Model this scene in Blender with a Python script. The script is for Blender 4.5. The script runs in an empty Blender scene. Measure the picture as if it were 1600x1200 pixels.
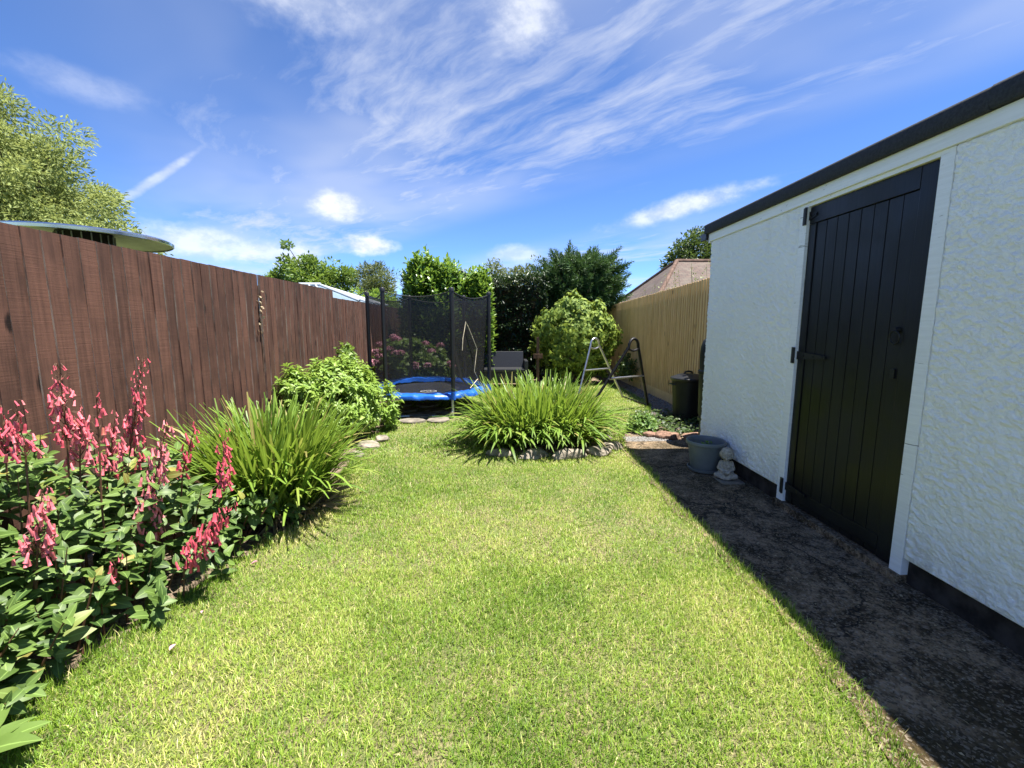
import bpy, bmesh, math, random
import numpy as np
from mathutils import Vector, Matrix, Quaternion
R = math.radians
rng = np.random.default_rng(7)
random.seed(7)
S = bpy.context.scene
COL = S.collection
CAM = np.array([0.0, 0.0, 1.32])

# ------------------------------------------------------------ camera
cam = bpy.data.cameras.new('camera'); camo = bpy.data.objects.new('camera', cam); COL.objects.link(camo)
camo.location = CAM; camo.rotation_euler = (R(90-7.84), 0, R(-1.53))
cam.sensor_width = 36; cam.lens = 675/1600*36; cam.clip_start = 0.05; cam.clip_end = 2000
S.camera = camo
# ------------------------------------------------------------ light
SUN = Vector((0.30, -0.04, 1.0)).normalized()
sl = bpy.data.lights.new('sun', 'SUN'); so = bpy.data.objects.new('sun', sl); COL.objects.link(so)
sl.energy = 4.2; sl.angle = R(0.53); sl.color = (1.0, 0.95, 0.87)
so.rotation_euler = SUN.to_track_quat('Z', 'Y').to_euler()
S.view_settings.view_transform = 'Standard'; S.view_settings.look = 'None'
S.view_settings.exposure = 1.85; S.view_settings.gamma = 1.0

class NT:
    """small node-tree helper"""
    def __init__(s, tree): s.t = tree; s.n = tree.nodes; s.l = tree.links
    def new(s, typ, **kw):
        nd = s.n.new(typ)
        for k, v in kw.items(): setattr(nd, k, v)
        return nd
    def link(s, a, b): s.l.new(a, b)
    def put(s, sock, v):
        if hasattr(v, 'is_output') or isinstance(v, bpy.types.NodeSocket): s.l.new(v, sock)
        elif isinstance(v, (tuple, list)) and len(v) == 3 and sock.type == 'RGBA': sock.default_value = (*v, 1)
        else: sock.default_value = v
    def math(s, op, a, b=0.0, c=0.0, clamp=False):
        nd = s.new('ShaderNodeMath', operation=op, use_clamp=clamp)
        for i, v in enumerate((a, b, c)): s.put(nd.inputs[i], v)
        return nd.outputs[0]
    def smooth(s, v, a, b, lo=0.0, hi=1.0):
        nd = s.new('ShaderNodeMapRange', interpolation_type='SMOOTHSTEP')
        for i, x in enumerate((v, a, b, lo, hi)): s.put(nd.inputs[i], x)
        return nd.outputs[0]
    def mix(s, f, a, b, blend='MIX'):
        nd = s.new('ShaderNodeMix', data_type='RGBA', blend_type=blend)
        s.put(nd.inputs[0], f); s.put(nd.inputs[6], a); s.put(nd.inputs[7], b)
        return nd.outputs[2]
    def noise(s, vec, scale, detail=3.0, rough=0.55, dist=0.0, out=0):
        nd = s.new('ShaderNodeTexNoise')
        if vec is not None: s.link(vec, nd.inputs['Vector'])
        nd.inputs['Scale'].default_value = scale; nd.inputs['Detail'].default_value = detail
        nd.inputs['Roughness'].default_value = rough; nd.inputs['Distortion'].default_value = dist
        return nd.outputs[out]
    def mapping(s, vec, scale=(1, 1, 1), rot=(0, 0, 0), loc=(0, 0, 0)):
        nd = s.new('ShaderNodeMapping'); s.link(vec, nd.inputs[0])
        nd.inputs['Scale'].default_value = scale; nd.inputs['Rotation'].default_value = rot; nd.inputs['Location'].default_value = loc
        return nd.outputs[0]
    def ramp(s, f, stops):
        nd = s.new('ShaderNodeValToRGB'); e = nd.color_ramp.elements
        while len(e) < len(stops): e.new(0.5)
        for el, (p, c) in zip(e, stops): el.position = p; el.color = (*c, 1)
        s.put(nd.inputs[0], f); return nd.outputs[0]
    def xyz(s, vec):
        nd = s.new('ShaderNodeSeparateXYZ'); s.link(vec, nd.inputs[0]); return nd.outputs

# ------------------------------------------------------------ sky
W = bpy.data.worlds.new('World'); S.world = W; W.use_nodes = True
w = NT(W.node_tree); w.n.clear()
sky = w.new('ShaderNodeTexSky', sky_type='NISHITA'); sky.sun_disc = False
sky.sun_elevation = math.asin(SUN.z); sky.sun_rotation = math.atan2(SUN.x, SUN.y)
sky.air_density = 0.5; sky.dust_density = 0.0; sky.ozone_density = 2.0; sky.altitude = 60
tc = w.new('ShaderNodeTexCoord'); D = tc.outputs['Generated']
dx, dy, dz = w.xyz(D)[0], w.xyz(D)[1], w.xyz(D)[2]
zc = w.math('MAXIMUM', dz, 0.04)
px, py = w.math('DIVIDE', dx, zc), w.math('DIVIDE', dy, zc)
al = w.math('ADD', w.math('MULTIPLY', px, 0.65), w.math('MULTIPLY', py, -0.76))
ac = w.math('ADD', w.math('MULTIPLY', px, 0.76), w.math('MULTIPLY', py, 0.65))
cv = w.new('ShaderNodeCombineXYZ'); w.put(cv.inputs[0], al); w.put(cv.inputs[1], ac)
P = cv.outputs[0]
warp = w.new('ShaderNodeVectorMath', operation='MULTIPLY_ADD')
w.link(w.noise(w.mapping(P, (0.8, 0.8, 1)), 1.3, 3, out=1), warp.inputs[0]); warp.inputs[1].default_value = (0.55, 0.42, 0); w.link(P, warp.inputs[2])
PW = warp.outputs[0]
streak = w.noise(w.mapping(PW, (0.6, 1.7, 1)), 1.5, 9, 0.60)
broad = w.noise(w.mapping(PW, (0.5, 0.9, 1), loc=(3.1, 1.7, 0)), 1.0, 3, 0.5)
fine = w.noise(w.mapping(PW, (1.5, 5.0, 1)), 2.3, 7, 0.62)
dens = w.math('ADD', w.math('MULTIPLY', streak, 0.72), w.math('MULTIPLY', fine, 0.28))
acm = w.math('SUBTRACT', w.math('FLOORED_MODULO', w.math('ADD', ac, 0.9), 3.9), 0.9)     # cirrus belts repeated over the unseen sky too, added to whiten the fill light
win = w.math('MULTIPLY', w.smooth(acm, -0.4, 1.2), w.smooth(acm, 2.85, 2.0))
belt = win
thr = w.math('SUBTRACT', 0.62, w.math('MULTIPLY', belt, 0.20))
cir = w.math('MULTIPLY', w.smooth(w.math('SUBTRACT', dens, thr), -0.06, 0.32), w.math('ADD', 0.25, w.math('MULTIPLY', belt, 0.75)))
veil = w.math('MULTIPLY', w.math('MULTIPLY', win, w.smooth(broad, 0.30, 0.66)), 0.42)
cir = w.math('MAXIMUM', w.math('MULTIPLY', cir, 0.80), veil)
az = w.math('ARCTAN2', dx, dy)
n1 = w.noise(w.mapping(D, (1, 1, 1.6)), 9, 6, 0.6)
n2 = w.noise(w.mapping(D, (1, 1, 1.6), loc=(5, 2, 1)), 26, 5, 0.6)
nn = w.math('ADD', w.math('MULTIPLY', w.math('SUBTRACT', n1, 0.5), 1.5), w.math('MULTIPLY', w.math('SUBTRACT', n2, 0.5), 1.1))
def puff(a0, e0, wa, we, amt, soft, tilt=0.0):
    u = w.math('SUBTRACT', az, a0); v = w.math('SUBTRACT', dz, e0)
    v = w.math('SUBTRACT', v, w.math('MULTIPLY', u, tilt))
    q = w.math('ADD', w.math('POWER', w.math('ABSOLUTE', w.math('DIVIDE', u, wa)), 2.0), w.math('POWER', w.math('ABSOLUTE', w.math('DIVIDE', v, we)), 2.0))
    q = w.math('SUBTRACT', w.math('SQRT', q), nn)
    return w.smooth(q, 1.0 + soft, 1.0 - soft, 0.0, amt)
cums = [puff(-0.339, 0.236, 0.042, 0.022, 0.75, 0.6), puff(-0.285, 0.164, 0.048, 0.017, 0.85, 0.5), puff(-0.60, 0.145, 0.09, 0.020, 0.62, 0.7),
        puff(-0.49, 0.140, 0.07, 0.016, 0.55, 0.7), puff(-0.425, 0.130, 0.035, 0.028, 0.6, 0.6), puff(0.39, 0.235, 0.11, 0.015, 0.7, 0.8, 0.18),
        puff(0.05, 0.545, 0.055, 0.04, 0.6, 0.9), puff(-0.41, 0.53, 0.09, 0.03, 0.5, 0.9), puff(-0.71, 0.35, 0.06, 0.015, 0.22, 0.9),
        puff(-0.63, 0.247, 0.052, 0.007, 0.42, 0.7, 0.83), puff(0.03, 0.155, 0.05, 0.014, 0.4, 0.7), puff(-0.85, 0.13, 0.12, 0.02, 0.5, 0.7),
        puff(0.75, 0.14, 0.2, 0.03, 0.7, 0.6), puff(1.4, 0.15, 0.2, 0.035, 0.8, 0.5), puff(-1.6, 0.16, 0.2, 0.03, 0.8, 0.5), puff(2.4, 0.17, 0.25, 0.035, 0.8, 0.5), puff(-2.5, 0.15, 0.25, 0.035, 0.8, 0.5)]
cum = cums[0]
for c in cums[1:]: cum = w.math('MAXIMUM', cum, c)
up = w.smooth(dz, 0.0, 0.06)
skyc = w.mix(1.0, sky.outputs[0], (0.49, 0.645, 0.84), 'MULTIPLY')
col = w.mix(w.math('MULTIPLY', cir, up), skyc, (2.4, 2.55, 2.9))
shade = w.mix(w.smooth(n2, 0.35, 0.65), (2.5, 2.65, 2.95), (3.5, 3.55, 3.6))
col = w.mix(w.math('MULTIPLY', cum, up), col, shade)
bg = w.new('ShaderNodeBackground'); w.put(bg.inputs[0], col); bg.inputs[1].default_value = 0.10
wo = w.new('ShaderNodeOutputWorld'); w.link(bg.outputs[0], wo.inputs[0])

# ------------------------------------------------------------ materials
MAT = {}
def newmat(name):
    m = bpy.data.materials.new(name); m.use_nodes = True; MAT[name] = m
    t = NT(m.node_tree); b = t.n['Principled BSDF']; return m, t, b
def objco(t): return t.new('ShaderNodeTexCoord').outputs['Object']
def geopos(t): return t.new('ShaderNodeNewGeometry').outputs['Position']
def bump(t, b, h, strength=0.5, dist=0.01):
    nd = t.new('ShaderNodeBump'); nd.inputs['Strength'].default_value = strength; nd.inputs['Distance'].default_value = dist
    t.put(nd.inputs['Height'], h); t.link(nd.outputs[0], b.inputs['Normal'])
def simple(name, c, rough=0.6, spec=0.5, metal=0.0, nscale=30, namt=0.25, bstr=0.0, bdist=0.004, pos=True):
    m, t, b = newmat(name); v = geopos(t) if pos else objco(t)
    n = t.noise(v, nscale, 5)
    t.put(b.inputs['Base Color'], t.mix(t.smooth(n, 0.3, 0.7), tuple(x*(1-namt) for x in c), tuple(min(1, x*(1+namt)) for x in c)))
    b.inputs['Roughness'].default_value = rough; b.inputs['Specular IOR Level'].default_value = spec; b.inputs['Metallic'].default_value = metal
    if bstr: bump(t, b, n, bstr, bdist)
    return m
simple('black_plastic', (0.012, 0.013, 0.014), 0.38, 0.5, nscale=8)
simple('dark_plastic', (0.008, 0.009, 0.009), 0.5, 0.3, nscale=6)
simple('black_iron', (0.008, 0.008, 0.009), 0.5, 0.4)
simple('black_tube', (0.006, 0.006, 0.007), 0.5, 0.3)
simple('glare_steel', (0.55, 0.56, 0.57), 0.28, 0.5, 0.9, 12, 0.15)  # pale metal: bolts, and sky glare put into the colour of black swing tubes
simple('galvanised', (0.42, 0.45, 0.48), 0.4, 0.5, 0.8, 40, 0.2)
simple('foam', (0.010, 0.010, 0.012), 0.45, 0.5, nscale=60, bstr=0.4, bdist=0.003)
simple('mat_fabric', (0.018, 0.018, 0.020), 0.6, 0.3, nscale=300)
simple('print_white', (0.7, 0.7, 0.7), 0.6)
simple('blue_vinyl', (0.012, 0.10, 0.48), 0.36, 0.5, nscale=9, namt=0.15, bstr=0.5, bdist=0.012)
simple('pot_plastic', (0.135, 0.150, 0.155), 0.5, 0.4, nscale=12, namt=0.08)
simple('statue_stone', (0.34, 0.30, 0.24), 0.85, 0.2, nscale=45, namt=0.3, bstr=0.4, bdist=0.002)
simple('soil', (0.045, 0.032, 0.022), 0.95, 0.1, nscale=60, namt=0.6, bstr=1, bdist=0.02)
simple('felt', (0.024, 0.025, 0.028), 0.75, 0.35, nscale=90, namt=0.3, bstr=0.5, bdist=0.003)
simple('bark', (0.10, 0.075, 0.055), 0.9, 0.2, nscale=25, namt=0.4, bstr=0.8, bdist=0.01)
simple('stem_green', (0.10, 0.15, 0.035), 0.6, 0.3)
simple('stem_red', (0.12, 0.06, 0.035), 0.6, 0.3)
simple('rattan', (0.019, 0.020, 0.022), 0.42, 0.5, nscale=50, bstr=0.4)
simple('rock', (0.22, 0.19, 0.15), 0.9, 0.2, nscale=14, namt=0.45, bstr=1, bdist=0.02)
simple('paving', (0.17, 0.15, 0.12), 0.9, 0.2, nscale=9, namt=0.35, bstr=0.6, bdist=0.01)
simple('pebble', (0.20, 0.19, 0.18), 0.85, 0.2, nscale=40, namt=0.5)
simple('brick_red', (0.20, 0.12, 0.085), 0.9, 0.2, nscale=30, namt=0.4, bstr=0.6)
simple('chrome', (0.75, 0.76, 0.78), 0.22, 0.5, 1.0, 4, 0.05)
simple('reflector', (0.82, 0.78, 0.76), 0.6, 0.3, 0.0, 5, 0.15)
simple('ridge_clay', (0.12, 0.078, 0.06), 0.9, 0.2, nscale=6, namt=0.3)
simple('old_wood', (0.10, 0.06, 0.04), 0.85, 0.2, nscale=20, namt=0.4)
simple('white_upvc', (0.45, 0.48, 0.52), 0.35, 0.5, namt=0.03)
simple('house_wall', (0.42, 0.36, 0.30), 0.9, 0.2, nscale=3)
simple('rope', (0.60, 0.52, 0.36), 0.8, 0.2)
m, t, b = newmat('petal_red'); oi = t.new('ShaderNodeObjectInfo').outputs['Random']
t.put(b.inputs['Base Color'], t.mix(t.smooth(t.noise(geopos(t), 90, 2), 0.3, 0.7, 0, 0.5), t.ramp(oi, [(0, (0.60, 0.085, 0.12)), (0.5, (0.74, 0.14, 0.18)), (0.86, (0.80, 0.26, 0.28)), (0.95, (0.42, 0.14, 0.09)), (1.0, (0.30, 0.12, 0.07))]), (0.44, 0.05, 0.08))); b.inputs['Roughness'].default_value = 0.6; b.inputs['Specular IOR Level'].default_value = 0.25
simple('petal_pink', (0.55, 0.16, 0.30), 0.6, 0.3, nscale=60, namt=0.4)
simple('concrete_post', (0.42, 0.40, 0.36), 0.9, 0.2, nscale=20)

def glass(name):
    m, t, b = newmat(name)
    b.inputs['Base Color'].default_value = (0.22, 0.30, 0.38, 1); b.inputs['Roughness'].default_value = 0.15
    b.inputs['Alpha'].default_value = 0.75
glass('roof_glass')

# roughcast render
m, t, b = newmat('roughcast'); v = geopos(t)
a = t.noise(t.mapping(v, (1, 0.72, 1.25)), 62, 3, 0.6, 0.5); a2 = t.noise(v, 170, 3, 0.6); big = t.noise(v, 1.3, 4)
hgt = t.math('ADD', t.smooth(a, 0.34, 0.66), t.math('MULTIPLY', a2, 0.5))
wc = t.mix(t.smooth(big, 0.35, 0.7), (0.85, 0.845, 0.83), (0.90, 0.895, 0.885))
st_ = t.noise(t.mapping(v, (1, 3.5, 0.5)), 2.2, 5, 0.65); zz_ = t.xyz(v)[2]
wc = t.mix(t.math('MULTIPLY', t.smooth(zz_, 0.42, 0.14), t.smooth(st_, 0.42, 0.7, 0, 0.38)), wc, (0.36, 0.31, 0.24))
wc = t.mix(t.math('MULTIPLY', t.smooth(zz_, 1.7, 2.12), t.smooth(st_, 0.52, 0.72, 0, 0.22)), wc, (0.42, 0.42, 0.38))
t.put(b.inputs['Base Color'], wc); b.inputs['Roughness'].default_value = 0.75; b.inputs['Specular IOR Level'].default_value = 0.25
bump(t, b, t.math('ADD', t.smooth(a, 0.36, 0.64), t.math('MULTIPLY', a2, 0.8)), 0.55, 0.006)
# flaking white paint
m, t, b = newmat('white_paint'); v = geopos(t)
fl = t.noise(t.mapping(v, (8, 5, 34)), 1.0, 4, 0.6, 1.5); wear = t.noise(v, 2.2, 2)
crack = t.math('MULTIPLY', t.smooth(fl, 0.655, 0.69), t.smooth(wear, 0.42, 0.6))
g = t.noise(t.mapping(v, (30, 3, 60)), 1.0, 4)
base = t.mix(t.smooth(g, 0.3, 0.75), (0.76, 0.76, 0.76), (0.84, 0.84, 0.85))
t.put(b.inputs['Base Color'], t.mix(crack, base, (0.20, 0.18, 0.15))); b.inputs['Roughness'].default_value = 0.55
bump(t, b, t.math('SUBTRACT', g, t.math('MULTIPLY', crack, 1.5)), 0.5, 0.003)
# gloss black door paint
m, t, b = newmat('door_paint'); v = geopos(t)
g = t.noise(t.mapping(v, (20, 40, 2.5)), 1.0, 5, 0.6); bl = t.noise(v, 3, 4)
t.put(b.inputs['Base Color'], t.mix(t.smooth(bl, 0.3, 0.7), (0.005, 0.0055, 0.007), (0.010, 0.011, 0.013)))
t.put(b.inputs['Roughness'], t.smooth(bl, 0.3, 0.7, 0.32, 0.52)); b.inputs['Specular IOR Level'].default_value = 0.32
bump(t, b, g, 0.35, 0.003)
# plinth
simple('plinth', (0.035, 0.03, 0.027), 0.95, 0.15, nscale=12, namt=0.5, bstr=0.8, bdist=0.01)

def wood(name, c1, c2, edge, sawn, knot):
    m, t, b = newmat(name); v = geopos(t)
    oi = t.new('ShaderNodeObjectInfo').outputs['Random']
    off = t.new('ShaderNodeVectorMath', operation='ADD'); t.link(v, off.inputs[0])
    cb = t.new('ShaderNodeCombineXYZ'); t.put(cb.inputs[0], t.math('MULTIPLY', oi, 37)); t.put(cb.inputs[2], t.math('MULTIPLY', oi, 19)); t.link(cb.outputs[0], off.inputs[1])
    q = off.outputs[0]
    grain = t.noise(t.mapping(q, (40, 40, 1.6)), 1.0, 5, 0.6, 0.6); fineg = t.noise(t.mapping(q, (160, 160, 5)), 1.0, 3)
    blot = t.noise(q, 5, 4)
    f = t.math('ADD', t.math('MULTIPLY', grain, 0.6), t.math('ADD', t.math('MULTIPLY', blot, 0.4), t.math('MULTIPLY', t.math('SUBTRACT', oi, 0.5), 0.16)))
    c = t.mix(t.smooth(f, 0.28, 0.74), c1, c2)
    vo = t.new('ShaderNodeTexVoronoi', feature='F1'); t.link(t.mapping(q, (5.5, 5.5, 2.6)), vo.inputs['Vector']); vo.inputs['Scale'].default_value = 1.0
    sel = t.math('GREATER_THAN', t.xyz(vo.outputs['Color'])[0], 0.45)
    kn = t.math('MULTIPLY', t.smooth(t.math('ADD', vo.outputs['Distance'], t.math('MULTIPLY', t.math('SUBTRACT', fineg, .5), .12)), 0.17, 0.08, 0, knot), sel)
    c = t.mix(kn, c, tuple(x*0.22 for x in c1))
    t.put(b.inputs['Base Color'], c); b.inputs['Roughness'].default_value = 0.8; b.inputs['Specular IOR Level'].default_value = 0.25
    saw = t.noise(t.mapping(q, (3, 3, 130)), 1.0, 2, 0.5)
    h = t.math('ADD', t.math('MULTIPLY', grain, 0.8), t.math('ADD', t.math('MULTIPLY', fineg, 0.35), t.math('MULTIPLY', t.math('MULTIPLY', saw, sawn), t.smooth(blot, 0.35, 0.6))))
    bump(t, b, h, 0.8, 0.005)
    if edge:
        m, t, b = newmat(name + '_edge'); v = geopos(t)
        n = t.noise(t.mapping(v, (3, 9, 2.2)), 1.0, 5, 0.65); n2 = t.noise(t.mapping(v, (90, 90, 4)), 1.0, 3)
        t.put(b.inputs['Base Color'], t.mix(t.smooth(n, 0.36, 0.66), c2, edge)); b.inputs['Roughness'].default_value = 0.85
        bump(t, b, n2, 0.5, 0.004)
wood('brown_wood', (0.048, 0.024, 0.017), (0.138, 0.066, 0.045), (0.46, 0.36, 0.28), 0.32, 1.0)
wood('tan_wood', (0.58, 0.365, 0.145), (0.76, 0.515, 0.24), None, 0.15, 0.7)

# concrete path with moss and dirt
m, t, b = newmat('path_concrete'); v = geopos(t)
n = t.noise(v, 5, 7, 0.68, 0.4); n2 = t.noise(v, 34, 5, 0.65); n3 = t.noise(v, 1.4, 4, 0.6)
c = t.mix(t.smooth(t.math('ADD', t.math('MULTIPLY', n, 0.6), t.math('MULTIPLY', n2, 0.4)), 0.42, 0.60), (0.040, 0.026, 0.012), (0.290, 0.205, 0.125))
c = t.mix(t.smooth(n3, 0.48, 0.62, 0, 0.75), c, (0.048, 0.034, 0.012))
agg = t.new('ShaderNodeTexVoronoi'); t.link(v, agg.inputs['Vector']); agg.inputs['Scale'].default_value = 130
c = t.mix(t.smooth(t.xyz(agg.outputs['Color'])[0], 0.6, 0.95, 0, 0.55), c, (0.30, 0.25, 0.19)); c = t.mix(t.smooth(t.xyz(agg.outputs['Color'])[1], 0.6, 0.95, 0, 0.6), c, (0.022, 0.017, 0.011))
vo = t.new('ShaderNodeTexVoronoi'); t.link(v, vo.inputs['Vector']); vo.inputs['Scale'].default_value = 60
c = t.mix(t.math('MULTIPLY', t.smooth(vo.outputs['Distance'], 0.22, 0.1), t.smooth(n2, 0.55, 0.62)), c, (0.36, 0.33, 0.28))
ck = t.new('ShaderNodeTexVoronoi', feature='DISTANCE_TO_EDGE'); ck.inputs['Scale'].default_value = 0.9
wv_ = t.new('ShaderNodeVectorMath', operation='MULTIPLY_ADD'); t.link(t.noise(v, 6, 4, out=1), wv_.inputs[0]); wv_.inputs[1].default_value = (.25, .25, 0); t.link(v, wv_.inputs[2]); t.link(wv_.outputs[0], ck.inputs['Vector'])
c = t.mix(t.smooth(ck.outputs['Distance'], 0.008, 0.002, 0, 0.85), c, (0.012, 0.010, 0.008))
t.put(b.inputs['Base Color'], c); b.inputs['Roughness'].default_value = 0.92; b.inputs['Specular IOR Level'].default_value = 0.2
bump(t, b, t.math('ADD', n, n2), 1.0, 0.02)
# lawn soil / thatch
m, t, b = newmat('lawn_ground'); v = geopos(t)
n = t.noise(v, 90, 4, 0.7); n2 = t.noise(v, 6, 4)
c = t.mix(t.smooth(n, 0.35, 0.65), (0.085, 0.075, 0.032), (0.30, 0.27, 0.12)); c = t.mix(t.smooth(n2, 0.4, 0.65, 0, 0.7), c, (0.12, 0.17, 0.035))
t.put(b.inputs['Base Color'], c); b.inputs['Roughness'].default_value = 0.95; bump(t, b, n, 1.0, 0.02)
m, t, b = newmat('bed_soil'); v = geopos(t)
n = t.noise(v, 40, 6, 0.7); n2 = t.noise(v, 4, 3)
t.put(b.inputs['Base Color'], t.mix(t.smooth(n, 0.35, 0.65), (0.075, 0.05, 0.033), (0.30, 0.22, 0.15))); b.inputs['Roughness'].default_value = 0.95; bump(t, b, n, 1.0, 0.03)
simple('far_ground', (0.07, 0.09, 0.03), 0.95, 0.1, nscale=2)
# roof tiles of the far house
m, t, b = newmat('roof_tiles'); uv = t.new('ShaderNodeTexCoord').outputs['UV']
br = t.new('ShaderNodeTexBrick'); t.link(uv, br.inputs['Vector']); br.inputs['Scale'].default_value = 1.0
br.inputs['Brick Width'].default_value = 0.22; br.inputs['Row Height'].default_value = 0.13; br.inputs['Mortar Size'].default_value = 0.012
br.inputs['Color1'].default_value = (0.115, 0.078, 0.062, 1); br.inputs['Color2'].default_value = (0.075, 0.050, 0.042, 1); br.inputs['Mortar'].default_value = (0.05, 0.04, 0.035, 1)
n = t.noise(uv, 3, 5)
t.put(b.inputs['Base Color'], t.mix(t.smooth(n, 0.4, 0.7, 0, 0.4), br.outputs[0], (0.14, 0.13, 0.10))); b.inputs['Roughness'].default_value = 0.9
bump(t, b, br.outputs[1], -0.6, 0.02)
# trampoline net
m, t, b = newmat('net')
b.inputs['Base Color'].default_value = (0.010, 0.010, 0.012, 1); b.inputs['Roughness'].default_value = 0.55
n = t.noise(t.mapping(geopos(t), (1, 1, 0.5)), 4, 3); t.put(b.inputs['Alpha'], t.smooth(n, 0.3, 0.7, 0.56, 0.68))

def leafmat(name, dark, light, trans, tfac=0.35, rough=0.42, spec=0.45, straw=None, rib=0.0, ribw=0.14):
    m, t, b = newmat(name)
    at = t.new('ShaderNodeAttribute', attribute_name='tint'); s = t.xyz(at.outputs['Vector'])
    stops = [(0.0, dark), (0.88 if straw else 1.0, light)]
    if straw: stops += [(0.95, straw), (1.0, tuple(x*0.6 for x in straw))]
    c = t.ramp(s[0], stops)
    n = t.noise(geopos(t), 14, 3)
    c = t.mix(t.smooth(n, 0.3, 0.7, 0, 0.35), c, t.mix(1.0, c, (0.55, 0.6, 0.5), 'MULTIPLY'))
    if rib: c = t.mix(t.smooth(s[1], ribw, 0.0, 0.0, rib), c, tuple(min(1, x*1.9+0.02) for x in light))
    t.put(b.inputs['Base Color'], c); b.inputs['Roughness'].default_value = rough; b.inputs['Specular IOR Level'].default_value = spec
    if rib: bump(t, b, t.smooth(s[1], ribw, 0.0), -0.4, 0.004)
    tr = t.new('ShaderNodeBsdfTranslucent'); t.put(tr.inputs[0], t.mix(0.5, c, trans))
    mx = t.new('ShaderNodeMixShader'); mx.inputs[0].default_value = tfac
    t.link(b.outputs[0], mx.inputs[1]); t.link(tr.outputs[0], mx.inputs[2]); t.link(mx.outputs[0], t.n['Material Output'].inputs[0])
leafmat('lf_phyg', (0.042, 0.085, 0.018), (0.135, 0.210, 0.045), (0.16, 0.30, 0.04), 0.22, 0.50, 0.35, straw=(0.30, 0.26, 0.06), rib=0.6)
leafmat('lf_agap', (0.055, 0.12, 0.018), (0.20, 0.31, 0.040), (0.36, 0.48, 0.05), 0.35, 0.46, 0.35, straw=(0.34, 0.25, 0.10), rib=0.35, ribw=0.5)
leafmat('lf_bright', (0.13, 0.24, 0.030), (0.30, 0.42, 0.075), (0.42, 0.55, 0.08), 0.32, 0.48, 0.4, rib=0.4)
leafmat('lf_laurel', (0.055, 0.13, 0.020), (0.19, 0.31, 0.050), (0.34, 0.48, 0.05), 0.32, 0.32, 0.45, rib=0.3)
leafmat('lf_round', (0.075, 0.14, 0.028), (0.28, 0.36, 0.060), (0.38, 0.46, 0.07), 0.26, 0.6, 0.2, rib=0.4)
leafmat('lf_yew', (0.012, 0.030, 0.010), (0.040, 0.075, 0.022), (0.08, 0.14, 0.02), 0.15, 0.4, 0.4)
leafmat('lf_conifer', (0.025, 0.065, 0.022), (0.085, 0.165, 0.045), (0.14, 0.24, 0.05), 0.22, 0.5, 0.3)
leafmat('lf_willow', (0.14, 0.19, 0.055), (0.36, 0.41, 0.14), (0.40, 0.44, 0.12), 0.36, 0.62, 0.2)
leafmat('lf_tree', (0.085, 0.16, 0.030), (0.20, 0.30, 0.055), (0.34, 0.46, 0.06), 0.34, 0.45, 0.4)
leafmat('lf_olive', (0.07, 0.10, 0.030), (0.19, 0.22, 0.085), (0.26, 0.30, 0.07), 0.3, 0.5, 0.3)
leafmat('lf_oak', (0.030, 0.060, 0.016), (0.10, 0.15, 0.038), (0.18, 0.26, 0.04), 0.28, 0.45, 0.35)
leafmat('lf_weed', (0.06, 0.13, 0.025), (0.20, 0.32, 0.07), (0.25, 0.40, 0.05), 0.3, 0.5, 0.3)
leafmat('lf_pink', (0.58, 0.22, 0.33), (0.82, 0.50, 0.56), (0.6, 0.2, 0.35), 0.3, 0.6, 0.3)
leafmat('lf_dry', (0.15, 0.105, 0.06), (0.50, 0.42, 0.28), (0.5, 0.4, 0.2), 0.25, 0.7, 0.2)
# grass: own ramp
m, t, b = newmat('grass')
s = t.xyz(t.new('ShaderNodeAttribute', attribute_name='tint').outputs['Vector'])
c = t.ramp(s[0], [(0.0, (0.095, 0.185, 0.018)), (0.30, (0.205, 0.325, 0.034)), (0.62, (0.33, 0.43, 0.066)), (0.80, (0.46, 0.47, 0.130)), (1.0, (0.66, 0.56, 0.30))])
t.put(b.inputs['Base Color'], c); b.inputs['Roughness'].default_value = 0.45; b.inputs['Specular IOR Level'].default_value = 0.35
tr = t.new('ShaderNodeBsdfTranslucent'); t.put(tr.inputs[0], c); mx = t.new('ShaderNodeMixShader'); mx.inputs[0].default_value = 0.32
t.link(b.outputs[0], mx.inputs[1]); t.link(tr.outputs[0], mx.inputs[2]); t.link(mx.outputs[0], t.n['Material Output'].inputs[0])

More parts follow.
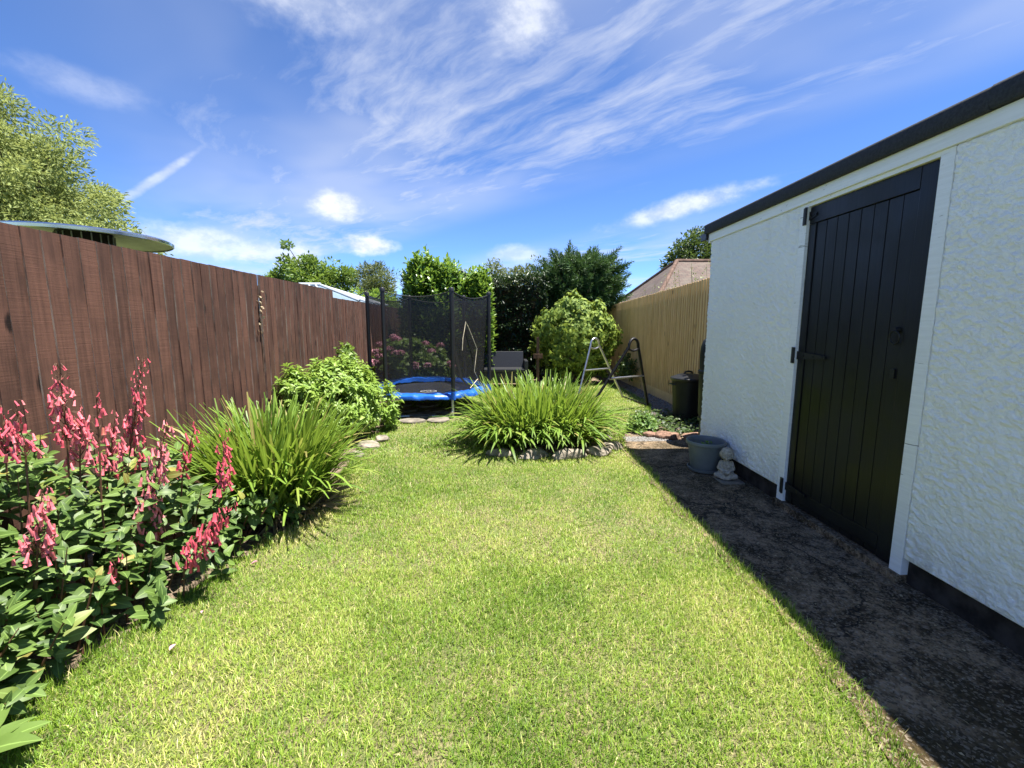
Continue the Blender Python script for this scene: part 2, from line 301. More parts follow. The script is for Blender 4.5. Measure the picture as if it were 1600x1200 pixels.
# ------------------------------------------------------------ object helpers
def tag(o, label=None, cat=None, group=None, kind=None):
    if label: o['label'] = label
    if cat: o['category'] = cat
    if group: o['group'] = group
    if kind: o['kind'] = kind
    return o
def empty(name, loc, label=None, cat=None, group=None):
    o = bpy.data.objects.new(name, None); o.location = loc; o.empty_display_size = 0.1; COL.objects.link(o)
    return tag(o, label, cat, group)
def par(o, p):
    if p is not None:
        o.parent = p; o.matrix_parent_inverse = MINV.get(p.name) or Matrix.Translation(-wloc(p))
MINV = {}
def wloc(p):
    v = Vector(p.location)
    return v
class MB:
    """collects shapes in world coordinates; build() links ONE mesh object"""
    def __init__(s): s.v = []; s.f = []; s.mi = []; s.uv = None; s.cur = 0
    def add(s, vs, fs):
        o = len(s.v); s.v += [tuple(x) for x in vs]
        for f in fs: s.f.append(tuple(i+o for i in f)); s.mi.append(s.cur)
        return s
    def box(s, x0, x1, y0, y1, z0, z1):
        vs = [(x, y, z) for x in (x0, x1) for y in (y0, y1) for z in (z0, z1)]
        return s.add(vs, [(0, 1, 3, 2), (4, 6, 7, 5), (0, 4, 5, 1), (2, 3, 7, 6), (0, 2, 6, 4), (1, 5, 7, 3)])
    def tube(s, pts, rad, n=8, cap=True, closed=False):
        pts = [Vector(p) for p in pts]; k = len(pts)
        if not hasattr(rad, '__len__'): rad = [rad]*k
        o = len(s.v); up = None
        for i, p in enumerate(pts):
            if closed: t = pts[(i+1) % k]-pts[i-1]
            else: t = pts[min(i+1, k-1)]-pts[max(i-1, 0)]
            t.normalize()
            if up is None: up = Vector((0, 0, 1)) if abs(t.z) < 0.9 else Vector((1, 0, 0))
            a = t.cross(up).normalized(); up = a.cross(t).normalized()
            for j in range(n):
                an = 2*math.pi*j/n
                s.v.append(tuple(p+(a*math.cos(an)+up*math.sin(an))*rad[i]))
        for i in range(k if closed else k-1):
            for j in range(n):
                i2 = (i+1) % k
                s.f.append((o+i*n+j, o+i*n+(j+1) % n, o+i2*n+(j+1) % n, o+i2*n+j)); s.mi.append(s.cur)
        if cap and not closed:
            s.f.append(tuple(o+j for j in range(n))[::-1]); s.mi.append(s.cur)
            s.f.append(tuple(o+(k-1)*n+j for j in range(n))); s.mi.append(s.cur)
        return s
    def lathe(s, c, prof, n=32, a0=0.0, a1=2*math.pi):
        c = Vector(c); o = len(s.v); full = abs(a1-a0-2*math.pi) < 1e-6; m_ = n if full else n+1
        for r, z in prof:
            for j in range(m_):
                an = a0+(a1-a0)*j/n; s.v.append((c.x+r*math.cos(an), c.y+r*math.sin(an), c.z+z))
        for i in range(len(prof)-1):
            for j in range(n):
                j2 = (j+1) % m_ if full else j+1
                s.f.append((o+i*m_+j, o+i*m_+j2, o+(i+1)*m_+j2, o+(i+1)*m_+j)); s.mi.append(s.cur)
        return s
    def build(s, name, mats, parent=None, smooth=False, bevel=0.0):
        me = bpy.data.meshes.new(name); me.from_pydata(s.v, [], s.f)
        for m_ in ([mats] if isinstance(mats, str) else mats): me.materials.append(MAT[m_])
        me.polygons.foreach_set('material_index', s.mi)
        bm = bmesh.new(); bm.from_mesh(me)
        bmesh.ops.recalc_face_normals(bm, faces=bm.faces)
        if bevel: bmesh.ops.bevel(bm, geom=bm.edges[:], offset=bevel, segments=2, affect='EDGES', profile=0.6)
        bm.to_mesh(me); bm.free()
        if smooth:
            me.polygons.foreach_set('use_smooth', [True]*len(me.polygons))
            me.set_sharp_from_angle(angle=R(40))
        o = bpy.data.objects.new(name, me); COL.objects.link(o)
        par(o, parent); return o
def part(name, mats, parent, fn, smooth=False, bevel=0.0):
    b_ = MB(); fn(b_); return b_.build(name, mats, parent, smooth, bevel)
def keep(o):
    """sub-part parents live at world coordinates: no extra offset"""
    MINV[o.name] = (o.parent.matrix_basis @ o.matrix_parent_inverse).inverted() if o.parent else None
    return o

# value noise on a lattice
_lat = rng.random((64, 64))
def vnoise(x, y, s=1.0):
    x = np.asarray(x)*s+100; y = np.asarray(y)*s+100
    i = np.floor(x).astype(int); j = np.floor(y).astype(int); u = x-i; v = y-j
    u = u*u*(3-2*u); v = v*v*(3-2*v)
    g = lambda a, b_: _lat[a % 64, b_ % 64]
    return (g(i, j)*(1-u)+g(i+1, j)*u)*(1-v)+(g(i, j+1)*(1-u)+g(i+1, j+1)*u)*v

# ------------------------------------------------------------ leaf machinery
def tri(fs):
    out = []
    for f in fs:
        for k in range(1, len(f)-1): out.append((f[0], f[k], f[k+1]))
    return np.array(out)
def leaf_tpl(wid=0.25, nseg=4, fold=0.25, droop=0.25, peak=0.4, wave=0.0):
    """leaf of length 1 along +X, normal +Z; returns verts, tris, (across, along)"""
    V = []; A = []; Fc = []
    for i in range(nseg+1):
        u = i/nseg
        hw = wid*(math.sin(math.pi*min(1, u**(math.log(0.5)/math.log(peak))))**0.8 if 0 < u < 1 else 0.0)
        z = -droop*u*u
        if hw == 0: V.append((u, 0, z)); A.append((0, u))
        else:
            wv = wave*math.sin(u*13)
            V += [(u, -hw, z+fold*hw+wv), (u, 0, z), (u, hw, z+fold*hw-wv)]; A += [(1, u), (0, u), (1, u)]
    idx = 1
    Fc += [(0, idx, idx+1), (0, idx+1, idx+2)]
    for i in range(nseg-2):
        a_, b_ = 1+3*i, 1+3*(i+1)
        Fc += [(a_, b_, b_+1, a_+1), (a_+1, b_+1, b_+2, a_+2)]
    a_ = 1+3*(nseg-2); tip = len(V)-1
    Fc += [(a_, tip, a_+1), (a_+1, tip, a_+2)]
    return np.array(V, float), tri(Fc), np.array(A, float)
def kite_tpl(wid=0.25, fold=0.2, droop=0.1):
    V = np.array([(0, 0, 0), (0.45, -wid, fold*wid-droop*.2), (1, 0, -droop), (0.45, wid, fold*wid-droop*.2)], float)
    return V, np.array([(0, 1, 2), (0, 2, 3)]), np.array([(0, 0), (1, .45), (0, 1), (1, .45)], float)
def strap_tpl(th0, bend, hw=0.018, nseg=8, cut=True):
    """strap leaf of length 1 rising from the origin, arching towards +X"""
    V = []; A = []; Fc = []; x = z = 0.0
    for i in range(nseg+1):
        u = i/nseg; th = th0+bend*u**1.5
        h = hw*(0.55+0.45*min(1, u*3))*(1 if u < 0.7 else 1-((u-0.7)/0.3)**2*(0.55 if cut else 0.93))
        n_ = np.array([-math.cos(th), 0, math.sin(th)])*0.35*h*(1-u)
        V += [(x+n_[0], -h, z+n_[2]), (x, 0, z), (x+n_[0], h, z+n_[2])]; A += [(1, u), (0, u), (1, u)]
        x += math.sin(th)/nseg; z += math.cos(th)/nseg
    for i in range(nseg):
        a_, b_ = 3*i, 3*i+3
        Fc += [(a_, b_, b_+1, a_+1), (a_+1, b_+1, b_+2, a_+2)]
    return np.array(V, float), tri(Fc), np.array(A, float)
def raw_mesh(name, V, T, tint, mat):
    me = bpy.data.meshes.new(name)
    me.vertices.add(len(V)); me.vertices.foreach_set('co', np.ascontiguousarray(V, dtype=np.float32).ravel())
    nt = len(T); me.loops.add(nt*3); me.loops.foreach_set('vertex_index', np.ascontiguousarray(T, dtype=np.int32).ravel())
    me.polygons.add(nt); me.polygons.foreach_set('loop_start', np.arange(0, nt*3, 3, dtype=np.int32))
    me.polygons.foreach_set('use_smooth', np.ones(nt, dtype=bool))
    at = me.attributes.new('tint', 'FLOAT_VECTOR', 'POINT'); at.data.foreach_set('vector', np.ascontiguousarray(tint, dtype=np.float32).ravel())
    me.materials.append(MAT[mat]); me.update(calc_edges=True); return me
def frames(d, n):
    d = d/np.linalg.norm(d, axis=1, keepdims=True)
    y = np.cross(n, d); l = np.linalg.norm(y, axis=1, keepdims=True); y = np.where(l > 1e-4, y/np.maximum(l, 1e-6), np.array([[0., 1., 0.]]))
    z = np.cross(d, y); return np.stack([d, y, z], axis=2)          # columns
def foliage(parent, name, tpls, pos, Rm, scale, rnd, mat, nobj=0, objname='leaf', restname=None, score=None):
    """leaves as one merged part, the nobj that show largest as objects of their own"""
    N = len(pos); ti = rng.integers(0, len(tpls), N); rnd = np.clip(rnd, 0, 1)
    single = np.zeros(N, bool)
    base = Vector(parent.location)
    if nobj:
        if score is None: score = -np.linalg.norm(pos-CAM, axis=1)
        single[np.argsort(-score)[:nobj]] = True
        shared = {}
        for i in np.nonzero(single)[0]:
            q = min(4, int(rnd[i]*5)); key = (ti[i], q)
            if key not in shared:
                V, T, A = tpls[ti[i]]
                shared[key] = raw_mesh(objname, V, T, np.column_stack([np.full(len(V), (q+0.5)/5), A]), mat)
            o = bpy.data.objects.new(objname, shared[key]); COL.objects.link(o)
            sc_ = scale[i] if scale.ndim == 1 else scale[i]
            M3 = Matrix(Rm[i].tolist()).to_4x4() @ Matrix.Diagonal(Vector((*(np.ones(3)*sc_).tolist(), 1)))
            o.parent = parent; o.matrix_basis = Matrix.Translation(Vector(pos[i])-base) @ M3
    Vs = []; Ts = []; As = []; off = 0
    for k in range(len(tpls)):
        sel = np.nonzero((ti == k) & ~single)[0]
        if not len(sel): continue
        V, T, A = tpls[k]; sc_ = scale[sel][:, None, None] if scale.ndim == 1 else scale[sel][:, None, :]
        P_ = np.einsum('nij,nkj->nki', Rm[sel], V[None]*sc_)+pos[sel][:, None, :]
        Vs.append(P_.reshape(-1, 3)); Ts.append((T[None]+(np.arange(len(sel))*len(V))[:, None, None]).reshape(-1, 3)+off)
        tt = np.empty((len(sel), len(V), 3)); tt[:, :, 0] = rnd[sel][:, None]; tt[:, :, 1:] = A[None]
        As.append(tt.reshape(-1, 3)); off += len(sel)*len(V)
    if Vs:
        me = raw_mesh(restname or name, np.concatenate(Vs)-np.array(base), np.concatenate(Ts), np.concatenate(As), mat)
        o = bpy.data.objects.new(restname or name, me); COL.objects.link(o); o.parent = parent
        o['kind'] = 'stuff'
        return o
def unit(a): return a/np.maximum(np.linalg.norm(a, axis=1, keepdims=True), 1e-9)
def rdir(n): return unit(rng.normal(size=(n, 3)))
def shoot_leaves(tips, dirs, length, nleaf, L, ang, droop=0.0, pairs=True, jit=0.2, tipup=0.6):
    """leaves set along the last stretch of every shoot"""
    N = len(tips); dirs = unit(dirs)
    ref = np.where(np.abs(dirs[:, 2:3]) < 0.9, np.array([[0, 0, 1.]]), np.array([[1., 0, 0]]))
    a = unit(np.cross(dirs, ref)); b_ = np.cross(dirs, a); ph = rng.random(N)*6.28
    P_, D_, N_, S_ = [], [], [], []
    for j in range(nleaf):
        s = (j+0.5)/nleaf
        an = ph+((j//2)*1.571+(j % 2)*math.pi if pairs else j*2.4)+rng.normal(size=N)*jit
        out = a*np.cos(an)[:, None]+b_*np.sin(an)[:, None]
        th = ang*(1-tipup*s*s)+rng.normal(size=N)*0.15
        d = dirs*np.cos(th)[:, None]+out*np.sin(th)[:, None]; nrm = dirs*np.sin(th)[:, None]-out*np.cos(th)[:, None]
        d = d+np.array([0, 0, -1.])*(droop*(1-0.3*s)+rng.normal(size=N)*0.12)[:, None]
        P_.append(tips-dirs*(length*(1-s))[:, None] if hasattr(length, '__len__') else tips-dirs*length*(1-s))
        D_.append(d); N_.append(nrm+rng.normal(size=(N, 3))*0.15); S_.append(L*(1.12-0.5*s*s)*(0.75+0.5*rng.random(N)))
    return np.concatenate(P_), np.concatenate(D_), np.concatenate(N_), np.concatenate(S_)
def stems(parent, bases, tips, r, mat, name='stem', bow=0.15, n=5, hang=0.0):
    b_ = MB()
    for p0, p1 in zip(bases, tips):
        p0, p1 = Vector(p0), Vector(p1); mid = (p0+p1)/2+Vector((0, 0, (p1-p0).length*bow))
        b_.tube([p0, p0.lerp(mid, .55), mid.lerp(p1, .45), p1], [r, r*.85, r*.65, r*.3], n, cap=False)
    o = b_.build(name, mat, parent, True); return o
def lumpy(n, c, rad, lo=-0.2, amp=0.22, seed=0.0, shell=0.0):
    """points on a lumpy ellipsoid (normals too)"""
    d = rdir(n*3); d = d[d[:, 2] > lo][:n]
    k = 1+amp*(2*vnoise(d[:, 0]*2+seed, d[:, 1]*2+d[:, 2]*2.3+seed, 1.6)-1)+amp*0.6*(2*vnoise(d[:, 0]*5+seed, d[:, 2]*5+d[:, 1]*4, 1.3)-1)
    rr = k*(1-shell*rng.random(len(d))**1.5)
    return np.array(c)+d*np.array(rad)*rr[:, None], unit(d/np.array(rad))

def crown_tree(name, label, cat, base, blobs, nclump, nleaf, L, mat, tpl, trunk=0.1, group=None, clump_r=0.4, up=0.4, hang=0.0):
    root = empty(name, base, label, cat, group)
    cs = []
    tot = sum(b_[3]*b_[4]*b_[5] for b_ in blobs)
    for (x, y, z, rx, ry, rz) in blobs:
        k = max(4, int(nclump*rx*ry*rz/tot)); p, nn_ = lumpy(k, (x, y, z), (rx, ry, rz), -0.75, 0.25, x*3.1, 0.55); cs.append(p)
    cs = np.concatenate(cs); per = max(1, nleaf//len(cs)); N = len(cs)*per
    cc = np.repeat(cs, per, 0); cr = np.repeat(clump_r*(0.6+0.8*rng.random(len(cs))), per)
    o = rdir(N); pos = cc+o*(cr*rng.random(N)**0.45)[:, None]*np.array([1, 1, 0.7])
    cen = np.mean([b_[:3] for b_ in blobs], axis=0)
    d = unit(o*0.9+unit(pos-cen)*0.5+rng.normal(size=(N, 3))*0.5+np.array([0, 0, -hang])); nrm = unit(o*0.5+rng.normal(size=(N, 3))*0.5+np.array([0, 0, up]))
    rnd = np.clip(np.repeat(rng.random(len(cs)), per)*0.5+rng.random(N)*0.5, 0, 1)
    foliage(root, 'crown', tpl, pos, frames(d, nrm), L*(0.6+0.8*rng.random(N)), rnd, mat)
    b0 = Vector(base); top = Vector(cen)
    b_ = MB(); b_.tube([b0-Vector((0, 0, .1)), b0.lerp(top, .35)+Vector((.05, .03, 0)), b0.lerp(top, .7)+Vector((-.04, .04, 0)), top+Vector((0, 0, blobs[0][5]*.4))], [trunk, trunk*.8, trunk*.55, trunk*.2], 8)
    for c_ in cs[rng.permutation(len(cs))[:min(len(cs), 26)]]:
        st = b0.lerp(top, 0.4+0.5*rng.random()); c_ = Vector(c_)
        b_.tube([st, st.lerp(c_, .5)+Vector((0, 0, .12)), c_], [trunk*.35, trunk*.2, trunk*.06], 5, cap=False)
    b_.build('trunk', 'bark', root, True)
    return root

# ============================================================ SETTING
def sheet(name, pts, z, mat, kind='structure', parent=None, label=None):
    b_ = MB(); b_.add([(x, y, z) for x, y in pts], [tuple(range(len(pts)))])
    o = b_.build(name, mat, parent); o['kind'] = kind; return o
g = MB(); g.add([(-600, -600, -0.03), (600, -600, -0.03), (600, 900, -0.03), (-600, 900, -0.03)], [(0, 1, 2, 3)])
o = g.build('ground', 'far_ground'); o['kind'] = 'structure'

def left_edge(y):
    return np.interp(y, [-1, 1.0, 1.45, 2.2, 2.6, 3.3, 3.9, 4.5, 4.9, 5.8, 6.0, 7.5, 8.2, 9.6], [-1.72, -1.70, -1.66, -1.50, -1.38, -1.30, -1.42, -1.5, -1.50, -1.45, -1.5, -1.7, -1.2, -1.0])+0.05*(vnoise(y, np.zeros_like(y)+3.0, 2.2)-0.5)
def right_edge(y):
    y = np.asarray(y, float)
    return np.interp(y, [-1, 0.8, 1.2, 1.8, 2.6, 4.0, 4.7, 4.9, 5.3, 6.0, 7.0, 9.6], [1.16, 1.18, 1.27, 1.34, 1.30, 1.33, 1.36, 1.42, 1.6, 2.1, 2.48, 2.5])+0.05*(vnoise(y, np.zeros_like(y)+9.0, 3.0)-0.5)+0.045*(vnoise(y, np.zeros_like(y)+5.0, 9.0)-0.5)
ys = np.linspace(-1, 9.6, 90); lx, rx_ = left_edge(ys), right_edge(ys)
b_ = MB(); nx = 14
for i, y in enumerate(ys):
    for j in range(nx+1):
        x = lx[i]+(rx_[i]-lx[i])*j/nx; b_.v.append((x, y, 0.012*(vnoise(x, y, 1.5)-0.5)))
for i in range(len(ys)-1):
    for j in range(nx): b_.f.append((i*(nx+1)+j, i*(nx+1)+j+1, (i+1)*(nx+1)+j+1, (i+1)*(nx+1)+j)); b_.mi.append(0)
o = b_.build('lawn', 'lawn_ground', smooth=True); o['kind'] = 'structure'
sheet('flower_bed', [(-2.45, -1), (-1.2, -1), (-1.15, 3.2), (-1.2, 6.1), (-1.0, 8.0), (-.4, 9.0), (3.0, 9.1), (3.0, 13), (-2.45, 13)], -0.012, 'bed_soil')
sheet('gravel_strip', [(1.25, 4.6), (2.05, 4.6), (4.9, 4.6), (4.9, 5.2), (2.95, 5.4), (2.95, 9.3), (2.2, 9.3), (2.15, 6.5), (1.5, 5.4)], -0.010, 'bed_soil')
# path slab with worn edge
b_ = MB(); py_ = np.linspace(-1.5, 4.72, 60)
e = right_edge(py_)-0.05-0.03*vnoise(py_, py_*0, 5)
for i, y in enumerate(py_): b_.v += [(e[i], y, -0.05), (e[i]+0.01, y, 0.008), (2.2, y, 0.012), (2.2, y, -0.05)]
for i in range(len(py_)-1):
    k = 4*i
    for j in range(3): b_.f.append((k+j, k+j+1, k+j+5, k+j+4)); b_.mi.append(0)
o = b_.build('path', 'path_concrete'); o['kind'] = 'structure'

# ------------------------------------------------------------ grass
def clump_out(x, y): return ((x-0.46)/0.70)**2+((y-4.86)/0.62)**2 > 1.0
def grass(name, y0, y1, dens, hw, hmin, hmax, edgeboost=True):
    A = (y1-y0)*4.6; n = int(A*dens); y = y0+(y1-y0)*rng.random(n); x = -1.9+4.5*rng.random(n)
    le, re = left_edge(y), right_edge(y)
    ok = (x > le-0.03) & (x < re+0.02) & clump_out(x, y) & ~((np.abs(x+1.1) < 0.62) & (np.abs(y-6.35) < 0.52))
    ok &= rng.random(n) < (0.55+0.6*vnoise(x, y, 4.5))
    x, y, le, re = x[ok], y[ok], le[ok], re[ok]; n = len(x)
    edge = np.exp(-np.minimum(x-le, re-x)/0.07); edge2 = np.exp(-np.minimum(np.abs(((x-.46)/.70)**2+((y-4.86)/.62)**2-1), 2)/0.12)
    lush = vnoise(x, y, 1.7)*0.55+vnoise(x, y, 5.0)*0.30+vnoise(x, y, 13.0)*0.15
    dry = vnoise(x+40, y+11, 1.1)*0.5+vnoise(x+3, y+7, 4.0)*0.35+vnoise(x, y+9, 16.0)*0.15
    bare = np.exp(-((x-le-0.10)/0.12)**2)*np.exp(-((y-3.0)/0.6)**2)
    h = (hmin+(hmax-hmin)*rng.random(n)**1.6)*(0.65+0.7*lush)*(1+1.0*np.maximum(edge*0.9, edge2*0.6)*rng.random(n))
    lean = np.clip(rng.normal(0.85, 0.33, n)-0.35*edge, 0.05, 1.42); az_ = rng.random(n)*6.283
    az_ = az_+0.8*np.sin(vnoise(x, y, 3.0)*9)
    hx, hy = np.cos(az_), np.sin(az_); wv = hw*(0.6+0.8*rng.random(n))
    u1 = 0.5; l1 = lean*0.7; l2 = np.minimum(lean*1.25, 1.5)
    bx, by, bz = x, y, np.full(n, -0.004)
    mx_, my_, mz_ = x+hx*np.sin(l1)*h*u1, y+hy*np.sin(l1)*h*u1, np.cos(l1)*h*u1
    tx, ty, tz = mx_+hx*np.sin(l2)*h*.5, my_+hy*np.sin(l2)*h*.5, mz_+np.cos(l2)*h*.5
    tw = rng.normal(0, 0.5, n); sx, sy = -np.sin(az_+tw)*wv, np.cos(az_+tw)*wv
    V = np.empty((n, 5, 3)); V[:, 0] = np.stack([bx-sx, by-sy, bz], 1); V[:, 1] = np.stack([bx+sx, by+sy, bz], 1)
    V[:, 2] = np.stack([mx_-sx*.8, my_-sy*.8, mz_], 1); V[:, 3] = np.stack([mx_+sx*.8, my_+sy*.8, mz_+0.0006], 1); V[:, 4] = np.stack([tx, ty, tz], 1)
    T = np.array([(0, 1, 3), (0, 3, 2), (2, 3, 4)])[None]+(np.arange(n)*5)[:, None, None]
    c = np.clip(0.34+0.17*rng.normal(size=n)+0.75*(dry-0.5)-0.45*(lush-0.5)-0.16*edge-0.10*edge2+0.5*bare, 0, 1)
    dead = rng.random(n) < (0.035+0.30*np.clip(dry-0.35, 0, 1)+0.5*bare); c[dead] = 0.72+0.28*rng.random(dead.sum())
    tt = np.zeros((n, 5, 3)); tt[:, :, 0] = c[:, None]; tt[:, 4, 0] += 0.05
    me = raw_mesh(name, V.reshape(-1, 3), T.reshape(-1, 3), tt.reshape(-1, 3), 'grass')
    return me, n
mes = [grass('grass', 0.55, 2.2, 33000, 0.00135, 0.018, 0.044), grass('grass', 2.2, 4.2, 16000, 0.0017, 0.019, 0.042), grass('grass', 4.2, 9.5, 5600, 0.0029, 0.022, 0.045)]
bmj = []
o = bpy.data.objects.new('grass', mes[0][0]); COL.objects.link(o); tag(o, 'short mown lawn grass, green and straw coloured blades, between beds and path', 'grass', kind='stuff')
for me, n in mes[1:]:
    o2 = bpy.data.objects.new('grass', me); COL.objects.link(o2)
    tag(o2, 'lawn grass of the middle stretch beside the left strap-leaf clump' if me is mes[1][0] else 'lawn grass around the trampoline and island bed', 'grass', kind='stuff')

# ============================================================ LEFT FENCE
FX = -2.4
fence = empty('brown_fence', (FX, 4.4, 0), 'dark brown stained close-board wooden fence beside the flower bed', 'fence')
variants = []
def board_mesh(h, seed):
    rr = random.Random(seed); b_ = MB(); y0, y1 = -0.0625, 0.0625; t0, t1 = 0.018, 0.007; nz = 7
    for k in range(nz):
        z = h*k/(nz-1); wob = rr.uniform(-.003, .003); wx = rr.uniform(-.0015, .0015)
        b_.v += [(-0.002, y0+wob, z), (t0+wx, y0+wob, z), (t1+wx, y1+wob, z), (-0.002, y1+wob, z)]
    for k in range(nz-1):
        a_ = 4*k
        for j in range(4):
            b_.f.append((a_+j, a_+(j+1) % 4, a_+4+(j+1) % 4, a_+4+j)); b_.mi.append(1 if j == 0 else 0)
    b_.f.append((0, 1, 2, 3)); b_.mi.append(0); e_ = 4*(nz-1); b_.f.append((e_, e_+1, e_+2, e_+3)); b_.mi.append(0)
    me = bpy.data.meshes.new('board'); me.from_pydata(b_.v, [], b_.f); me.materials.append(MAT['brown_wood']); me.materials.append(MAT['brown_wood_edge'])
    me.polygons.foreach_set('material_index', b_.mi)
    bm = bmesh.new(); bm.from_mesh(me); bmesh.ops.recalc_face_normals(bm, faces=bm.faces); bm.to_mesh(me); bm.free(); return me
bms = {True: [board_mesh(1.80, i) for i in range(6)], False: [board_mesh(1.695, 10+i) for i in range(6)]}
y = 0.40; k = 0
while y < 10.8:
    if abs(y+0.05-4.40) > 0.035 or True:
        tall = y+0.03 < 6.26
        o = bpy.data.objects.new('board', random.choice(bms[tall])); COL.objects.link(o); o.parent = fence
        o.location = (random.uniform(-.002, .002), y+0.0625-4.4, 0.005+random.uniform(-.002, .002)); o.rotation_euler = (random.uniform(-.006, .006), 0, random.uniform(-.02, .02))
    st = 0.1+random.uniform(-.004, .004)
    if y < 4.36 <= y+st+0.02: y = 4.43      # the gap between two panels
    else: y += st
for y in (0.6, 2.53, 4.40, 6.23, 8.06, 9.9):
    part('post', 'brown_wood', fence, lambda b_: b_.box(FX-.115, FX-.015, y-.05, y+.05, -.1, 1.78 if y < 6.3 else 1.66))
for z in (0.35, 1.0, 1.62):
    part('rail', 'brown_wood', fence, lambda b_: b_.box(FX-.06, FX-.004, .45, 10.8, z-.03, z+.03))
# ivy sprigs in the gap
ivy = empty('ivy_sprig', (FX+.01, 4.40, 1.0), 'pale ivy sprig growing through the gap between brown fence panels', 'plant')
n = 26; zz = 1.25+0.40*rng.random(n); pos = np.stack([FX+.025+.02*rng.random(n), 4.395+.028*rng.normal(size=n), zz], 1)
foliage(ivy, 'foliage', [leaf_tpl(.42, 4, .2, .15)], pos, frames(unit(rng.normal(size=(n, 3))+np.array([.4, 0, -.4])), rdir(n)+np.array([1.5, 0, .5])), .028*(.5+.9*rng.random(n)), rng.random(n), 'lf_dry')
part('stem', 'old_wood', ivy, lambda b_: b_.tube([(FX+.005, 4.40, .7), (FX+.02, 4.40, 1.1), (FX+.015, 4.395, 1.5), (FX+.02, 4.40, 1.7)], [.006, .005, .004, .002], 5))

# ============================================================ GARAGE
GX, GY1 = 2.04, 4.25
gar = empty('garage', (GX, 2.5, 0), 'white roughcast garage with flat black felt roof and black door', 'garage')
def wall(b_):
    b_.box(GX, GX+.12, 3.0, GY1, .147, 2.14); b_.box(GX, GX+.12, -1.5, 1.995, .147, 2.14)
    b_.box(GX+.12, 4.9, GY1-.12, GY1-.002, .147, 2.14); b_.box(GX+.12, 4.9, -1.498, -1.38, .147, 2.14); b_.box(4.78, 4.9, -1.38, GY1-.12, .147, 2.14)
part('wall', 'roughcast', gar, wall)
_l2 = rng.random((512, 512))
def n2d(u, v_):
    i = np.floor(u).astype(int); j = np.floor(v_).astype(int); a = u-i; b2 = v_-j; a = a*a*(3-2*a); b2 = b2*b2*(3-2*b2); g_ = lambda p, q: _l2[p % 512, q % 512]
    return (g_(i, j)*(1-a)+g_(i+1, j)*a)*(1-b2)+(g_(i, j+1)*(1-a)+g_(i+1, j+1)*a)*b2
def roughcast(y0, y1, z0, z1, step):
    ny, nz = int((y1-y0)/step), int((z1-z0)/step); Y, Z = np.meshgrid(np.linspace(y0, y1, ny), np.linspace(z0, z1, nz), indexing='ij')
    wy, wz = Y+.010*n2d(Y*23, Z*23), Z+.010*n2d(Y*21+70, Z*21)
    h1 = n2d(wy*42+.15*wz*42, wz*60); h2 = n2d(wy*88+9, wz*112); h3 = n2d(Y*5, Z*5)
    k = np.clip((h1*.66+h2*.34-.36)/.26, 0, 1); k = k*k*(3-2*k); X = GX-.0022-(.0056*k+.0036*h2)*(.75+.5*h3)
    X[0, :] = X[-1, :] = GX+.001; X[:, 0] = X[:, -1] = GX+.001
    idx = np.arange(ny*nz).reshape(ny, nz); a_, b2, c_, d_ = idx[:-1, :-1].ravel(), idx[1:, :-1].ravel(), idx[1:, 1:].ravel(), idx[:-1, 1:].ravel()
    T = np.concatenate([np.stack([a_, d_, c_], 1), np.stack([a_, c_, b2], 1)]); V = np.stack([X.ravel(), Y.ravel(), Z.ravel()], 1)-np.array(gar.location)
    me = raw_mesh('roughcast_coat', V, T, np.zeros((len(V), 3)), 'roughcast'); o = bpy.data.objects.new('roughcast_coat', me); COL.objects.link(o); o.parent = gar
roughcast(3.0, GY1, .147, 2.1119, .0085); roughcast(.75, 1.995, .147, 2.1119, .0065); roughcast(-1.5, .75, .147, 2.1119, .012)
part('plinth', 'plinth', gar, lambda b_: (b_.box(GX+.03, 4.87, 3.0, GY1-.03, -.1, .1465), b_.box(GX+.03, 4.87, -1.47, 1.995, -.1, .1465)))
part('threshold', 'path_concrete', gar, lambda b_: b_.box(GX-.03, GX+.3, 1.996, 2.999, -.08, .055))
part('fascia', 'white_paint', gar, lambda b_: b_.box(GX-.022, GX-.001, -1.5, GY1+.01, 2.112, 2.2), bevel=.003)
part('fascia', 'white_paint', gar, lambda b_: b_.box(GX-.022, 4.9, GY1+.0105, GY1+.03, 2.10, 2.2))
part('door_frame', 'white_paint', gar, lambda b_: b_.box(GX-.007, GX+.06, 2.932, 2.998, .045, 2.1115), bevel=.003)
part('door_frame', 'white_paint', gar, lambda b_: b_.box(GX-.007, GX+.06, 1.997, 2.063, .045, 2.1115), bevel=.003)
part('door_head', 'white_paint', gar, lambda b_: b_.box(GX-.006, GX+.06, 2.0632, 2.9318, 2.088, 2.1115))
roof = part('roof', 'felt', gar, lambda b_: b_.box(GX-.03, 4.95, -1.55, GY1+.04, 2.185, 2.262), bevel=.004); keep(roof)
def trim(y0, y1, dz):
    def f(b_):
        prof = [(-.036, 2.183), (-.05, 2.186), (-.056, 2.20), (-.056, 2.262), (-.047, 2.276), (-.030, 2.283), (.03, 2.278), (.06, 2.264)]
        for yy in (y0, y1): b_.v += [(GX+px_, yy, pz+dz) for px_, pz in prof]
        n_ = len(prof)
        for j in range(n_-1): b_.f.append((j, j+1, n_+j+1, n_+j)); b_.mi.append(0)
        b_.f.append(tuple(range(n_))); b_.mi.append(0); b_.f.append(tuple(range(n_, 2*n_))); b_.mi.append(0)
    return f
for (y0, y1, d_) in ((-1.56, 1.8395, .003), (1.84, GY1+.06, 0)): part('edge_trim', 'felt', roof, trim(y0, y1, d_), True)
gut = part('gutter', 'black_plastic', gar, lambda b_: b_.lathe((0, 0, 0), [(.05, 0), (.05, 2.9)], 10, math.pi, 2*math.pi))
gut.data.transform(Matrix.Translation((GX-.04, GY1+.085, 2.19)) @ Matrix.Rotation(R(90), 4, 'Y'))
